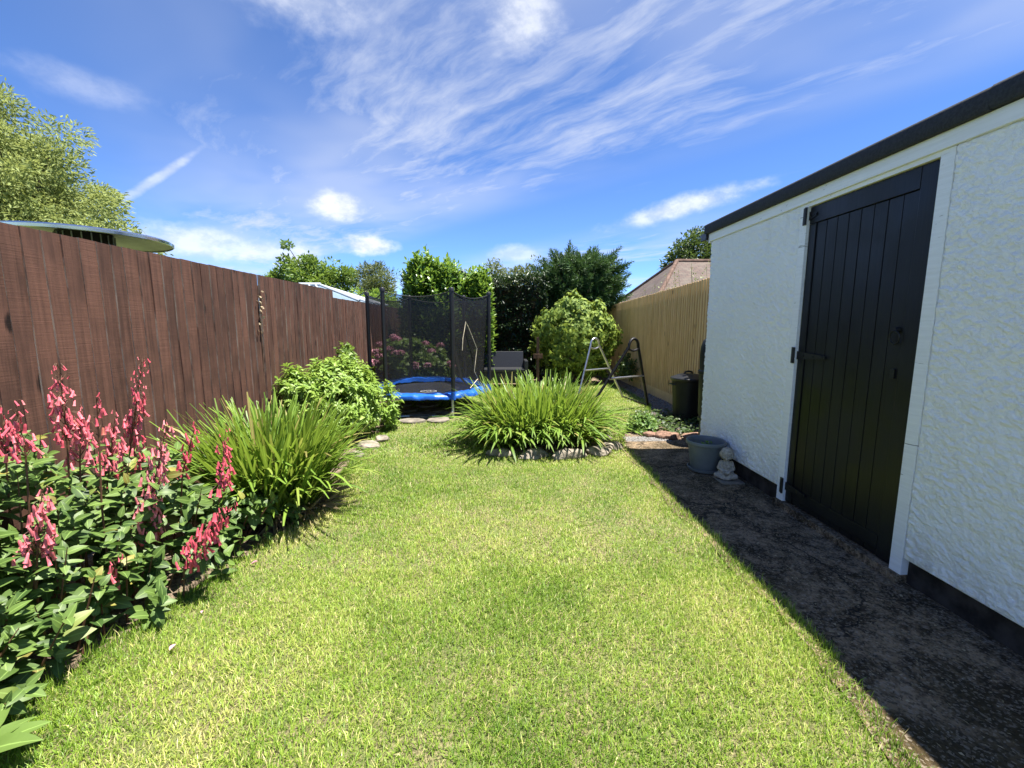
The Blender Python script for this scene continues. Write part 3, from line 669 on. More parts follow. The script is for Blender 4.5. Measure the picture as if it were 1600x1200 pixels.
part('gutter_end', 'black_plastic', gar, lambda b_: b_.box(GX-.05, GX-.035, GY1+.03, GY1+.14, 2.13, 2.20), bevel=.004)
# door
door = part('door', 'door_paint', gar, lambda b_: b_.box(GX+.028, GX+.05, 2.066, 2.929, .06, 2.086)); keep(door)
DY0, DY1 = 2.929, 2.066; fx = GX+.012
part('stile', 'door_paint', door, lambda b_: b_.box(fx, GX+.0275, DY0-.062, DY0-.002, .062, 1.975), bevel=.003)
part('stile', 'door_paint', door, lambda b_: b_.box(fx, GX+.0275, DY1+.002, DY1+.10, .062, 2.084), bevel=.003)
part('top_rail', 'door_paint', door, lambda b_: b_.box(fx-.001, GX+.0275, DY1+.1015, DY0-.002, 1.977, 2.084), bevel=.003)
pw = (DY0-.0635-(DY1+.1015))/8
for i in range(8):
    ya = DY1+.1015+i*pw
    part('plank', 'door_paint', door, lambda b_: b_.box(fx+.007+random.uniform(0, .0015), GX+.0275, ya+.0022, ya+pw-.0022, .064, 1.9745), bevel=.0025)
part('bottom_rail', 'door_paint', door, lambda b_: b_.box(fx+.001, GX+.0165, DY1+.103, DY0-.065, .10, .18), bevel=.003)
for z, L_ in ((2.03, .07), (1.11, .26), (.17, .20)):
    def hinge(b_):
        b_.box(GX-.015, GX-.0075, DY0+.004, DY0+.03, z-.055, z+.055)
        b_.add([(fx-.002, DY0-.0, z-.028), (fx-.002, DY0, z+.028), (fx-.002, DY0-L_, z+.010), (fx-.002, DY0-L_, z-.010), (fx-.007, DY0, z-.028), (fx-.007, DY0, z+.028), (fx-.007, DY0-L_, z+.010), (fx-.007, DY0-L_, z-.010)],
               [(0, 1, 2, 3), (4, 7, 6, 5), (0, 4, 5, 1), (1, 5, 6, 2), (2, 6, 7, 3), (3, 7, 4, 0)])
        b_.tube([(GX-.018, DY0+.001, z-.055), (GX-.018, DY0+.001, z+.055)], .008, 8)
        for q in (.25, .6, .9): b_.tube([(fx-.006, DY0-L_*q, z), (fx-.011, DY0-L_*q, z)], .006, 8)
    part('hinge', 'black_iron', door, hinge)
def ring(b_):
    yy, zz = DY1+.13, 1.28
    b_.tube([(fx-.012-.004*math.sin(a), yy+.028*math.cos(a), zz-.026+.034*math.sin(a)) for a in np.linspace(0, 2*math.pi, 20, endpoint=False)], .0042, 6, closed=True)
    b_.tube([(fx+.004, yy, zz+.012), (fx-.016, yy, zz+.012)], [.016, .010], 10)
part('ring_handle', 'black_iron', door, ring, True)
part('key_plate', 'black_iron', door, lambda b_: b_.box(fx-.003, fx+.006, DY1+.118, DY1+.142, 1.04, 1.09), bevel=.002)

# downpipe and water butt behind the corner
wb = empty('water_butt', (2.40, 4.60, 0), 'tall black plastic water butt on a stand behind the garage corner', 'water butt')
part('barrel', 'dark_plastic', wb, lambda b_: b_.lathe((2.40, 4.60, 0), [(0, .30), (.20, .30), (.215, .34), (.225, .75), (.225, .78), (.236, .79), (.236, .82), (.225, .83), (.228, 1.0), (.222, 1.08), (.20, 1.15), (.15, 1.195), (.08, 1.21), (0, 1.212)], 32), True)
part('stand', 'black_plastic', wb, lambda b_: b_.lathe((2.40, 4.60, 0), [(.0, .299), (.215, .299), (.215, .27), (.19, .26), (.205, 0.0), (0, -.0)], 24), True)
part('tap', 'black_plastic', wb, lambda b_: (b_.tube([(2.29, 4.41, .36), (2.26, 4.36, .36)], .012, 8), b_.tube([(2.262, 4.365, .37), (2.262, 4.365, .33)], .009, 8)))
# dustbin
db = empty('dustbin', (2.62, 5.90, -.01), 'black plastic dustbin with a domed lid against the tan fence', 'dustbin')
def ribbed(b_):
    prof = [(.18, 0), (.185, .02), (.215, .50), (.22, .56), (.23, .565), (.23, .585)]
    n_ = 48
    for r, z in prof:
        for j in range(n_):
            a = 2*math.pi*j/n_; rr = r-(.008 if (j % 6) in (0, 1) and .01 < z < .53 else 0); b_.v.append((2.62+rr*math.cos(a), 5.90+rr*math.sin(a), z-.01))
    for i in range(len(prof)-1):
        for j in range(n_): b_.f.append((i*n_+j, i*n_+(j+1) % n_, (i+1)*n_+(j+1) % n_, (i+1)*n_+j)); b_.mi.append(0)
    b_.f.append(tuple(range(n_))); b_.mi.append(0)
part('body', 'dark_plastic', db, ribbed, True)
lid = part('lid', 'black_plastic', db, lambda b_: b_.lathe((2.62, 5.90, -.01), [(.240, .565), (.244, .57), (.244, .595), (.235, .605), (.22, .607), (.14, .645), (.06, .655), (0, .657)], 36), True); keep(lid)
part('lid_handle', 'black_plastic', lid, lambda b_: b_.tube([(2.56, 5.92, .632), (2.575, 5.92, .668), (2.62, 5.92, .675), (2.665, 5.92, .668), (2.68, 5.92, .632)], .014, 8), True)
for s_ in (-1, 1): part('side_handle', 'black_plastic', db, lambda b_: b_.tube([(2.62+s_*.208, 5.84, .50), (2.62+s_*.245, 5.85, .50), (2.62+s_*.245, 5.95, .50), (2.62+s_*.208, 5.96, .50)], .010, 6), True)

# ============================================================ RIGHT FENCE
RX = 2.92
rf = empty('slatted_fence', (RX, 8, 0), 'new tan wooden fence of narrow upright slats behind the dustbin', 'fence')
part('gravel_board', 'tan_wood', rf, lambda b_: b_.box(RX-.040, RX+.03, 4.3, 12.2, -.03, .15), bevel=.004)
def slat_me(seed):
    rr = random.Random(seed); b_ = MB(); b_.box(-.036, .012, -.022, .022, 0, 1.0); me_o = b_.build('slat', 'tan_wood', None, bevel=.003)
    me = me_o.data; bpy.data.objects.remove(me_o); return me
slat_mes = [slat_me(i) for i in range(3)]
y = 4.35
while y < 12.2:
    o = bpy.data.objects.new('slat', random.choice(slat_mes)); COL.objects.link(o); o.parent = rf
    h_ = float(np.interp(y, [5.9, 10.8], [1.965, 1.825])); o.location = (random.uniform(-.002, .002), y-8, .152); o.scale = (1, 1, h_-.152+random.uniform(-.004, .004)); o.rotation_euler = (random.uniform(-.003, .003), 0, random.uniform(-.05, .05))
    y += .082
# recessed boards behind the slats
y = 4.3
bmR = MB(); bmR.box(.0135, .026, -.062, .062, 0, 1.0); me_o = bmR.build('board', 'tan_wood'); brd = me_o.data; bpy.data.objects.remove(me_o)
while y < 12.2:
    o = bpy.data.objects.new('board', brd); COL.objects.link(o); o.parent = rf; h_ = float(np.interp(y, [5.9, 10.8], [1.93, 1.79])); o.location = (0.001*(random.random()), y-8+.0625, .152); o.scale = (1, 1, h_-.152)
    y += .1255
for y in (5.4, 7.25, 9.1, 10.95): part('post', 'tan_wood', rf, lambda b_: b_.box(RX+.031, RX+.13, y-.05, y+.05, -.1, 1.75))
for z in (.4, 1.0, 1.6): part('rail', 'tan_wood', rf, lambda b_: b_.box(RX+.0275, RX+.07, 4.3, 12.2, z-.035, z+.035))
# climbing rose over the fence
cr = empty('climbing_rose', (3.25, 7.3, 0), 'thin straggling climber with sparse small leaves above the tan fence', 'plant')
tips = np.array([(3.15+.25*rng.random(), 6.4+3.3*rng.random(), 1.95+.42*rng.random()) for _ in range(16)]); bases = tips*np.array([1, 1, 0])+np.array([.12, 0, 1.2])
stems(cr, bases, tips, .005, 'stem_green', bow=0.0)
P_, D_, N_, S_ = shoot_leaves(tips, rdir(16)*.5+np.array([0, 0, 1.]), .5, 14, .045, 1.1, .2)
foliage(cr, 'foliage', [leaf_tpl(.3, 4)], P_, frames(D_, N_), S_, rng.random(len(P_)), 'lf_olive')
# ============================================================ TRAMPOLINE
TC = (-1.12, 6.84); TR = 0.94; rot0 = R(-1)
tp = empty('trampoline', (TC[0], TC[1], 0), 'small blue-padded trampoline with black netting enclosure and padded poles', 'trampoline')
corner = [(TC[0]+TR*math.cos(rot0+R(60*i)), TC[1]+TR*math.sin(rot0+R(60*i))) for i in range(6)]
MATZ = .338
for i, (cx, cy) in enumerate(corner):
    part('pole', 'foam', tp, lambda b_: (b_.tube([(cx, cy, .36), (cx, cy, 1.0), (cx, cy, 1.79)], .030, 12), b_.lathe((cx, cy, 1.79), [(.036, -.02), (.036, .012), (.025, .03), (0, .034)], 12)), True)
    ix, iy = cx-.03*math.cos(rot0+R(60*i)), cy-.03*math.sin(rot0+R(60*i))
    part('leg', 'galvanised', tp, lambda b_: b_.tube([(ix, iy, .325), (ix, iy, 0.02)], .019, 10), True)
    part('leg_bracket', 'blue_vinyl', tp, lambda b_: b_.tube([(cx, cy, .385), (cx, cy, .27)], [.036, .033], 10), True)
for a_, c_ in ((0, 1), (2, 3), (4, 5)):
    p0, p1 = corner[a_], corner[c_]
    q = lambda f, z: (p0[0]+(p1[0]-p0[0])*f+(TC[0]-(p0[0]+p1[0])/2)*.12*math.sin(math.pi*f), p0[1]+(p1[1]-p0[1])*f+(TC[1]-(p0[1]+p1[1])/2)*.12*math.sin(math.pi*f), z)
    part('base_bar', 'galvanised', tp, lambda b_: b_.tube([q(.02, .10), q(.06, .04), q(.12, .02), q(.5, .02), q(.88, .02), q(.94, .04), q(.98, .10)], .018, 8), True)
part('frame', 'galvanised', tp, lambda b_: b_.tube([(TC[0]+.90*math.cos(a), TC[1]+.90*math.sin(a), .308) for a in np.linspace(0, 2*math.pi, 48, endpoint=False)], .019, 8, closed=True), True)
jm = part('jump_mat', 'mat_fabric', tp, lambda b_: b_.lathe((TC[0], TC[1], MATZ-.02), [(0, -.012), (.3, -.010), (.6, -.003), (.74, 0)], 48), True); keep(jm)
def logo(b_):
    z = MATZ-.0265; cx, cy = TC[0]+.02, TC[1]-.28
    k_ = 40; vs = []
    for a in np.linspace(0, 2*math.pi, k_, endpoint=False): vs += [(cx+.125*math.cos(a), cy+.105*math.sin(a), z), (cx+.112*math.cos(a), cy+.090*math.sin(a), z)]
    b_.add(vs, [(2*i, (2*i+2) % (2*k_), (2*i+3) % (2*k_), 2*i+1) for i in range(k_)])
    for (pts, wd) in (([(-.085, -.02), (-.06, .04), (-.03, .02), (-.02, -.02), (.01, -.03)], .012), ([(-.02, .03), (.01, .05), (.04, .01), (.02, -.04)], .011), ([(.03, -.02), (.06, -.03), (.09, .0)], .010)):
        for (a, c_) in zip(pts[:-1], pts[1:]):
            d = Vector((c_[0]-a[0], c_[1]-a[1])).normalized(); nx_, ny_ = -d.y*wd/2, d.x*wd/2
            b_.add([(cx+a[0]-nx_, cy+a[1]-ny_, z+.001), (cx+a[0]+nx_, cy+a[1]+ny_, z+.001), (cx+c_[0]+nx_, cy+c_[1]+ny_, z+.001), (cx+c_[0]-nx_, cy+c_[1]-ny_, z+.001)], [(0, 1, 2, 3)])
part('printed_logo', 'print_white', jm, logo)
def pad(b_):
    prof = [(.70, .002), (.715, .008), (.75, .012), (.80, .014), (.86, .014), (.90, .010), (.93, .0), (.942, -.03), (.940, -.05)]; n_ = 160
    for r, z in prof:
        for j in range(n_):
            a = 2*math.pi*j/n_; wr = .026*(vnoise(np.array([a*7]), np.array([r*14]), 1.0)[0]-.5)+.016*(vnoise(np.array([a*24]), np.array([r*22+9]), 1.0)[0]-.5)
            sag = .055*max(0, math.sin(a-.3))**2 if r > .7 else 0
            b_.v.append((TC[0]+(r+wr*.6)*math.cos(a), TC[1]+(r+wr*.6)*math.sin(a), MATZ+z+wr+sag))
    for i in range(len(prof)-1):
        for j in range(n_): b_.f.append((i*n_+j, i*n_+(j+1) % n_, (i+1)*n_+(j+1) % n_, (i+1)*n_+j)); b_.mi.append(0)
part('safety_pad', 'blue_vinyl', tp, pad, True)
for i in range(6):
    p0, p1 = corner[i], corner[(i+1) % 6]
    def netf(b_):
        nu, nv = 12, 8
        for v_ in range(nv+1):
            for u_ in range(nu+1):
                f = u_/nu; vv = v_/nv; sag = .075*4*f*(1-f)
                ins = .10*(1-vv)+.03*4*f*(1-f)*.6; x = p0[0]+(p1[0]-p0[0])*f; y_ = p0[1]+(p1[1]-p0[1])*f
                x += (TC[0]-x)*ins; y_ += (TC[1]-y_)*ins; b_.v.append((x, y_, .36+(1.77-sag*vv**3-.36)*vv))
        for v_ in range(nv):
            for u_ in range(nu): a_ = v_*(nu+1)+u_; b_.f.append((a_, a_+1, a_+nu+2, a_+nu+1)); b_.mi.append(0)
    npn = part('net_panel', 'net', tp, netf, True); keep(npn)
    def hem(b_):
        b_.tube([(p0[0]+(p1[0]-p0[0])*f+(TC[0]-(p0[0]+(p1[0]-p0[0])*f))*.018*4*f*(1-f), p0[1]+(p1[1]-p0[1])*f+(TC[1]-(p0[1]+(p1[1]-p0[1])*f))*.018*4*f*(1-f), 1.772-.075*4*f*(1-f)) for f in np.linspace(0, 1, 13)], .008, 6)
    part('net_hem', 'foam', npn, hem, True)
zx, zy = corner[5]; z2x, z2y = corner[0]
zp = lambda f, z: (zx+(z2x-zx)*f-.03, zy+(z2y-zy)*f-.02, z)
part('zip_tape', 'rope', tp, lambda b_: b_.tube([zp(.50, .38), zp(.72, .50), zp(.62, .62), zp(.66, .80), zp(.70, .96), zp(.60, 1.10), zp(.47, 1.28), zp(.40, 1.36), zp(.37, 1.26), zp(.32, 1.12), zp(.30, .95)], .005, 6), True)
part('strap', 'foam', tp, lambda b_: (b_.add([zp(.1, .95), zp(.16, .95), zp(.30, .55), zp(.24, .55), zp(.62, .28), zp(.55, .28)], [(0, 1, 2, 3), (3, 2, 4, 5)])))

# crazy paving below it
slabs = [(-1.62, 5.86, .34, .20), (-1.22, 5.80, .36, .16), (-.86, 5.86, .28, .22), (-1.55, 6.24, .30, .22), (-1.15, 6.20, .38, .22), (-.74, 6.28, .30, .20), (-1.45, 6.62, .36, .18), (-.98, 6.60, .34, .20), (-1.62, 6.96, .30, .2), (-1.2, 6.98, .35, .2), (-1.85, 5.62, .3, .14)]
pv = empty('crazy_paving', (-1.2, 6.3, 0), 'irregular stone paving slabs in the shade beneath the trampoline', 'paving')
for (x, y, a_, c_) in slabs:
    def slab(b_):
        k_ = 9; ps = [(x+a_*.54*math.cos(2*math.pi*i/k_)*random.uniform(.85, 1.1), y+c_*.85*math.sin(2*math.pi*i/k_)*random.uniform(.85, 1.1)) for i in range(k_)]; zt = random.uniform(.022, .038)
        b_.add([(u, v_, -.02) for u, v_ in ps]+[(u, v_, zt) for u, v_ in ps], [tuple(range(k_))[::-1], tuple(range(k_, 2*k_))]+[(i, (i+1) % k_, k_+(i+1) % k_, k_+i) for i in range(k_)])
    part('slab', 'paving', pv, slab, bevel=.006)

# ============================================================ stones
def rock(name, c, s3, label, group, mat='rock', seed=0):
    rr = random.Random(seed); bm = bmesh.new(); bmesh.ops.create_icosphere(bm, subdivisions=3, radius=1)
    pl = [(Vector((rr.gauss(0, 1), rr.gauss(0, 1), rr.gauss(0, 1))).normalized(), rr.uniform(.62, .9)) for _ in range(11)]
    for v in bm.verts:
        for n_, d in pl:
            q = v.co.dot(n_)
            if q > d: v.co -= n_*(q-d)*.9
        v.co *= 1+.05*rr.uniform(-1, 1)
    me = bpy.data.meshes.new(name); M_ = Matrix.Rotation(rr.uniform(-.5, .5), 4, 'Z') @ Matrix.Diagonal((*s3, 1)); bm.transform(M_); bm.to_mesh(me); bm.free(); me.materials.append(MAT[mat])
    o = bpy.data.objects.new(name, me); COL.objects.link(o); o.location = c; return tag(o, label, 'stone', group)
for i, (x, y, sx, sy, sz) in enumerate([(.34, 4.19, .19, .10, .075), (.69, 4.16, .20, .10, .085), (1.0, 4.27, .15, .10, .07), (1.20, 4.50, .11, .14, .06), (-.02, 4.26, .15, .09, .06), (1.20, 4.84, .10, .15, .06)]):
    rock('edging_stone', (x, y, .02), (sx, sy, sz), 'rough grey-buff stone edging the island bed of strap leaves', 'stones edging the island bed', seed=i)
for i, (x, y, sx, sy, sz) in enumerate([(1.98, 4.92, .17, .10, .07), (2.25, 4.86, .14, .09, .06), (1.78, 4.98, .09, .07, .05)]):
    rock('path_end_stone', (x, y, .02), (sx, sy, sz), ['largest reddish stone laid across the end of the concrete path', 'reddish stone at the path end nearest the water butt', 'small reddish stone at the path end below the weed tuft'][i], 'stones across the path end', 'brick_red', 20+i)
for i, (x, y, sx, sy, sz) in enumerate([(-1.42, 4.55, .13, .10, .07), (-1.36, 4.82, .09, .10, .06), (-1.46, 4.25, .09, .07, .05)]):
    rock('border_stone', (x, y, .02), (sx, sy, sz), ['largest pale stone on the lawn edge below the lime-green bush', 'pale stone on the lawn edge nearest the trampoline', 'pale stone on the lawn edge nearest the left strap-leaf clump'][i], 'stones below the lime-green bush', seed=40+i)
# gravel
n = 2600; gx_ = 2.2+.7*rng.random(n); gy_ = 4.9+4.4*rng.random(n); near = rng.random(n) < .3; gx_[near] = 1.45+.5*rng.random(near.sum()); gy_[near] = 4.76+.2*rng.random(near.sum())
V0 = np.array([(1, 0, 0), (-1, 0, 0), (0, 1, 0), (0, -1, 0), (0, 0, .7), (0, 0, -.7)]); T0 = np.array([(0, 2, 4), (2, 1, 4), (1, 3, 4), (3, 0, 4), (2, 0, 5), (1, 2, 5), (3, 1, 5), (0, 3, 5)])
sz = .008+.012*rng.random(n); Rr = frames(rdir(n)*np.array([1, 1, .2]), np.tile([0, 0, 1.], (n, 1)))
Vv = np.einsum('nij,nkj->nki', Rr, V0[None]*sz[:, None, None])+np.stack([gx_, gy_, np.full(n, -.004)], 1)[:, None, :]
me = raw_mesh('gravel', Vv.reshape(-1, 3), (T0[None]+(np.arange(n)*6)[:, None, None]).reshape(-1, 3), np.zeros((n*6, 3)), 'pebble'); me.polygons.foreach_set('use_smooth', np.zeros(n*8, bool))
o = bpy.data.objects.new('gravel', me); COL.objects.link(o); tag(o, 'loose grey gravel along the foot of the tan fence', 'gravel', kind='stuff')
# dry debris scattered over the path
n = 1500; gx_ = 1.36+.68*rng.random(n); gy_ = .6+4.1*rng.random(n); pos = np.stack([gx_, gy_, np.full(n, .013)], 1)
dbr = empty('path_litter', (1.7, 2.6, .01), 'dry leaf and twig crumbs lying on the dark concrete path', 'leaf litter')
dbr['kind'] = 'stuff'
foliage(dbr, 'litter', [kite_tpl(.3, .5, .0), kite_tpl(.12, .3, .0)], pos, frames(rdir(n)*np.array([1, 1, .15]), rdir(n)*.4+np.array([0, 0, 1.])), .006+.014*rng.random(n)**2, rng.random(n)*.9, 'lf_dry')
n = 6; ppos = np.stack([-1.35+.25*rng.normal(size=n), 1.9+.5*rng.normal(size=n), np.full(n, .03)], 1)
fp = empty('fallen_petals', (-1.3, 1.8, .02), 'pink fallen flower tubes lying on the grass beside the red-flowered shrub', 'petals'); fp['kind'] = 'stuff'
foliage(fp, 'petals', [leaf_tpl(.22, 4, .9, .1)], ppos, frames(rdir(n)*np.array([1, 1, .1]), rdir(n)*.3+np.array([0, 0, 1.])), .03+.01*rng.random(n), rng.random(n), 'lf_pink')

# ============================================================ pot, statue, slab
PX, PY = 1.85, 3.74
pot = empty('plant_pot', (PX, PY, .012), 'round grey-blue plastic plant pot beside the small stone statue', 'plant pot')
part('saucer', 'pot_plastic', pot, lambda b_: b_.lathe((PX, PY, .012), [(0, 0), (.125, 0), (.14, .008), (.148, .032), (.142, .034), (.135, .014), (0, .012)], 40), True)
part('body', 'pot_plastic', pot, lambda b_: b_.lathe((PX, PY, .012), [(0, .013), (.118, .013), (.122, .02), (.150, .236), (.151, .240), (.165, .242), (.170, .25), (.170, .272), (.164, .28), (.156, .276), (.150, .262), (.146, .23), (.140, .19)], 48), True)
part('soil', 'soil', pot, lambda b_: b_.lathe((PX, PY, .012), [(.143, .20), (.08, .208), (0, .212)], 20), True)
wd_ = empty('pot_seedling', (PX, PY, .22), 'tiny green weed sprouting inside the grey-blue pot', 'plant')
tips = np.array([PX, PY, .25])+rng.normal(size=(9, 3))*np.array([.04, .04, .012]); P_, D_, N_, S_ = shoot_leaves(tips, np.tile([0, 0, 1.], (9, 1)), .03, 6, .035, 1.1, .1)
foliage(wd_, 'leaves', [leaf_tpl(.32, 4)], P_, frames(D_, N_), S_, rng.random(len(P_)), 'lf_weed')
sb = MB(); sb.box(1.83, 2.02, 3.37, 3.55, .0, .022); o = sb.build('stone_slab', 'paving', bevel=.006); tag(o, 'small flat stone slab under the sitting statue', 'slab')
# statue: one remeshed body
bm = bmesh.new()
def ball(c, r, s3=(1, 1, 1), rot=None):
    M_ = Matrix.Translation(c) @ (rot if rot else Matrix.Identity(4)) @ Matrix.Diagonal((*(r*x for x in s3), 1))
    bmesh.ops.create_icosphere(bm, subdivisions=3, radius=1, matrix=M_)
def limb(p, q, r0, r1, k_=7):
    for i in range(k_): f = i/(k_-1); ball(Vector(p).lerp(Vector(q), f), r0+(r1-r0)*f)
ball((0, 0, .208), .055, (.96, .98, 1.0)); ball((0, -.008, .196), .046, (1.05, .95, .85)); ball((0, .006, .232), .044, (1, 1, .72))   # head
limb((0, .006, .145), (0, .006, .16), .022, .022, 3)
for s_ in (-1, 1):
    ball((s_*.052, .008, .205), .012, (.5, .8, 1.7))                                                       # ears
    ball((s_*.019, -.050, .210), .009, (1.4, .5, .45)); ball((s_*.021, -.047, .224), .011, (1.4, .5, .3))  # lids, brows
    ball((s_*.024, -.042, .190), .015, (1, .7, .8))
    limb((s_*.038, .006, .132), (s_*.054, -.002, .085), .019, .018); limb((s_*.054, -.002, .085), (s_*.018, -.050, .064), .018, .012)   # arms
    limb((s_*.030, .0, .028), (s_*.070, -.028, .026), .030, .024); limb((s_*.070, -.028, .026), (s_*.008, -.064, .020), .023, .015)     # folded legs
    ball((s_*.013, -.058, .060), .013, (1.2, .9, .7))
    for f in range(4): ball((s_*(.004+.006*f), -.067, .062-.002*f), .0048, (.8, 1.3, .8))
ball((0, -.054, .198), .009, (.8, .9, 1.0)); ball((0, -.050, .181), .010, (1.3, .6, .35)); ball((0, -.044, .170), .012, (1.1, .8, .6))
ball((0, .004, .080), .050, (1.02, .84, 1.15)); ball((0, .006, .122), .042, (1.15, .75, .7)); ball((0, -.004, .052), .056, (1.1, .85, .6)); ball((0, .01, .028), .058, (1.15, .8, .5))
for k_, zz in enumerate((.135, .122, .110)):
    for a in np.linspace(-1, 1, 11): ball((a*.031, -.030-.004*k_+.015*a*a, zz-.016*(1-a*a)), .0045)
for k_ in range(3):
    for a in np.linspace(-1, 1, 9): ball((a*(.026+.007*k_), -.070+.006*a*a-.003*k_, .038-.012*k_-.008*(1-a*a)), .005)
me = bpy.data.meshes.new('statue_raw'); bm.to_mesh(me); bm.free(); tmp = bpy.data.objects.new('statue_raw', me); COL.objects.link(tmp)
rm = tmp.modifiers.new('r', 'REMESH'); rm.mode = 'VOXEL'; rm.voxel_size = .0034; rm.use_smooth_shade = True
sm = tmp.modifiers.new('s', 'SMOOTH'); sm.iterations = 2; sm.factor = .5
dg = bpy.context.evaluated_depsgraph_get(); bme = bpy.data.meshes.new_from_object(tmp.evaluated_get(dg)); bpy.data.objects.remove(tmp)
bme.materials.clear(); bme.materials.append(MAT['statue_stone']); bme.name = 'sitting_statue'
zmin = min(v.co.z for v in bme.vertices)
o = bpy.data.objects.new('sitting_statue', bme); COL.objects.link(o); o.location = (1.918, 3.50, .0215-zmin); o.rotation_euler = (0, 0, R(-24))
tag(o, 'small pale stone statue of a cross-legged child monk with closed eyes', 'statue')

# ============================================================ swing frame
sw = empty('swing_frame', (1.9, 6.9, 0), 'tubular metal A-frame pair from a dismantled swing near the tan fence', 'swing frame')
def aframe(f0, f1, top, rad, mat, barz):
    f0, f1, top = Vector(f0), Vector(f1), Vector(top); wdir = (f1-f0).normalized(); c0 = top-wdir*.10-Vector((0, 0, .12)); c1 = top+wdir*.10-Vector((0, 0, .12))
    arch = [c0+(c1-c0)*(.5-.5*math.cos(a))+Vector((0, 0, .12*math.sin(a))) for a in np.linspace(0, math.pi, 11)]
    fr = part('a_frame', mat, sw, lambda b_: b_.tube([f0]+arch+[f1], rad, 10), True); keep(fr)
    l0 = f0.lerp(c0, (barz-f0.z)/(c0.z-f0.z)); l1 = f1.lerp(c1, (barz-f1.z)/(c1.z-f1.z))
    part('cross_bar', 'glare_steel', fr, lambda b_: b_.tube([l0, l1], rad*.75, 8), True)  # black tube; its glare is put into the pale colour
    u0, u1 = c0-Vector((0, 0, .03)), c1-Vector((0, 0, .03)); mm = (u0+u1)/2-Vector((0, 0, .03))
    part('spreader', mat, fr, lambda b_: b_.tube([u0, u0.lerp(mm, .6)-Vector((0, 0, .006)), mm, u1.lerp(mm, .6)-Vector((0, 0, .006)), u1], rad*.8, 8), True)
    for p in (l0, l1): part('bolt', 'glare_steel', fr, lambda b_: b_.tube([p+Vector((0, -.035, .0)), p+Vector((0, .03, 0))], .010, 8))
    return l0
aframe((1.22, 6.12, 0), (2.38, 6.80, 0), (1.99, 6.42, 1.11), .022, 'black_tube', .53)
aframe((1.27, 7.1, 0), (2.23, 7.72, 0), (1.62, 7.40, 1.085), .018, 'glare_steel', .55)  # black paint like the other frame, with sky glare put into its colour
part('ground_bar', 'black_tube', sw, lambda b_: b_.tube([(2.23, 7.72, .02), (2.30, 7.3, .02), (2.38, 6.80, .02)], .014, 8), True)

# ============================================================ sofa and post at the back
sf = empty('garden_sofa', (.06, 9.25, 0), 'dark grey two-seat garden sofa in front of the clipped yew hedge', 'sofa')
def slanted(b_): b_.add([(-.36, 9.40, .34), (.50, 9.40, .34), (.50, 9.50, .74), (-.36, 9.50, .74), (-.36, 9.46, .33), (.50, 9.46, .33), (.50, 9.55, .73), (-.36, 9.55, .73)], [(0, 1, 2, 3), (4, 7, 6, 5), (0, 4, 5, 1), (1, 5, 6, 2), (2, 6, 7, 3), (3, 7, 4, 0)])
part('backrest', 'rattan', sf, slanted, bevel=.01)
part('seat', 'rattan', sf, lambda b_: b_.box(-.36, .50, 8.92, 9.40, .34, .40), bevel=.015)
part('base', 'rattan', sf, lambda b_: b_.box(-.35, .49, 8.95, 9.38, .10, .338), bevel=.01)
for x in (-.44, .505): part('armrest', 'rattan', sf, lambda b_: b_.box(x, x+.07, 8.95, 9.52, .10, .57), bevel=.012)
for x in (-.40, .46):
    for y in (8.98, 9.45): part('leg', 'black_plastic', sf, lambda b_: b_.box(x, x+.05, y, y+.05, -.02, .0995))
bp = empty('wooden_post', (.80, 9.25, 0), 'weathered dark wooden post with a small nailed board beside the round bush', 'post')
part('post', 'old_wood', bp, lambda b_: b_.box(.77, .83, 9.22, 9.28, -.05, 1.05), bevel=.004)
part('board', 'old_wood', bp, lambda b_: b_.box(.70, .90, 9.19, 9.217, .60, .70), bevel=.004)

# ============================================================ patio heater behind the left fence
HX, HY, HZ = -2.98, 3.30, 1.935
ph = empty('patio_heater', (HX, HY, 0), 'patio heater with wide shiny reflector disc showing above the brown fence', 'heater')
part('reflector_top', 'chrome', ph, lambda b_: b_.lathe((HX, HY, HZ), [(.499, -.024), (.506, -.020), (.508, -.002), (.49, .010), (.40, .024), (.25, .045), (.08, .055), (0, .056)], 48), True)
part('reflector_underside', 'reflector', ph, lambda b_: b_.lathe((HX, HY, HZ), [(.50, -.013), (.39, .010), (.25, .030), (0, .04)], 48), True)
def burner(b_):
    b_.lathe((HX, HY, HZ), [(0, -.30), (.15, -.30), (.155, .05), (0, .06)], 28)
part('burner', 'black_iron', ph, burner, True)
for i in range(20):
    a = 2*math.pi*i/20; part('guard_bar', 'galvanised', ph, lambda b_: b_.tube([(HX+.160*math.cos(a), HY+.160*math.sin(a), HZ-.26), (HX+.160*math.cos(a), HY+.160*math.sin(a), HZ+.02)], .004, 5))
part('post', 'chrome', ph, lambda b_: b_.lathe((HX, HY, 0), [(0, .02), (.22, .02), (.22, .4), (.05, .6), (.04, 1.6), (0, 1.6)], 24), True)

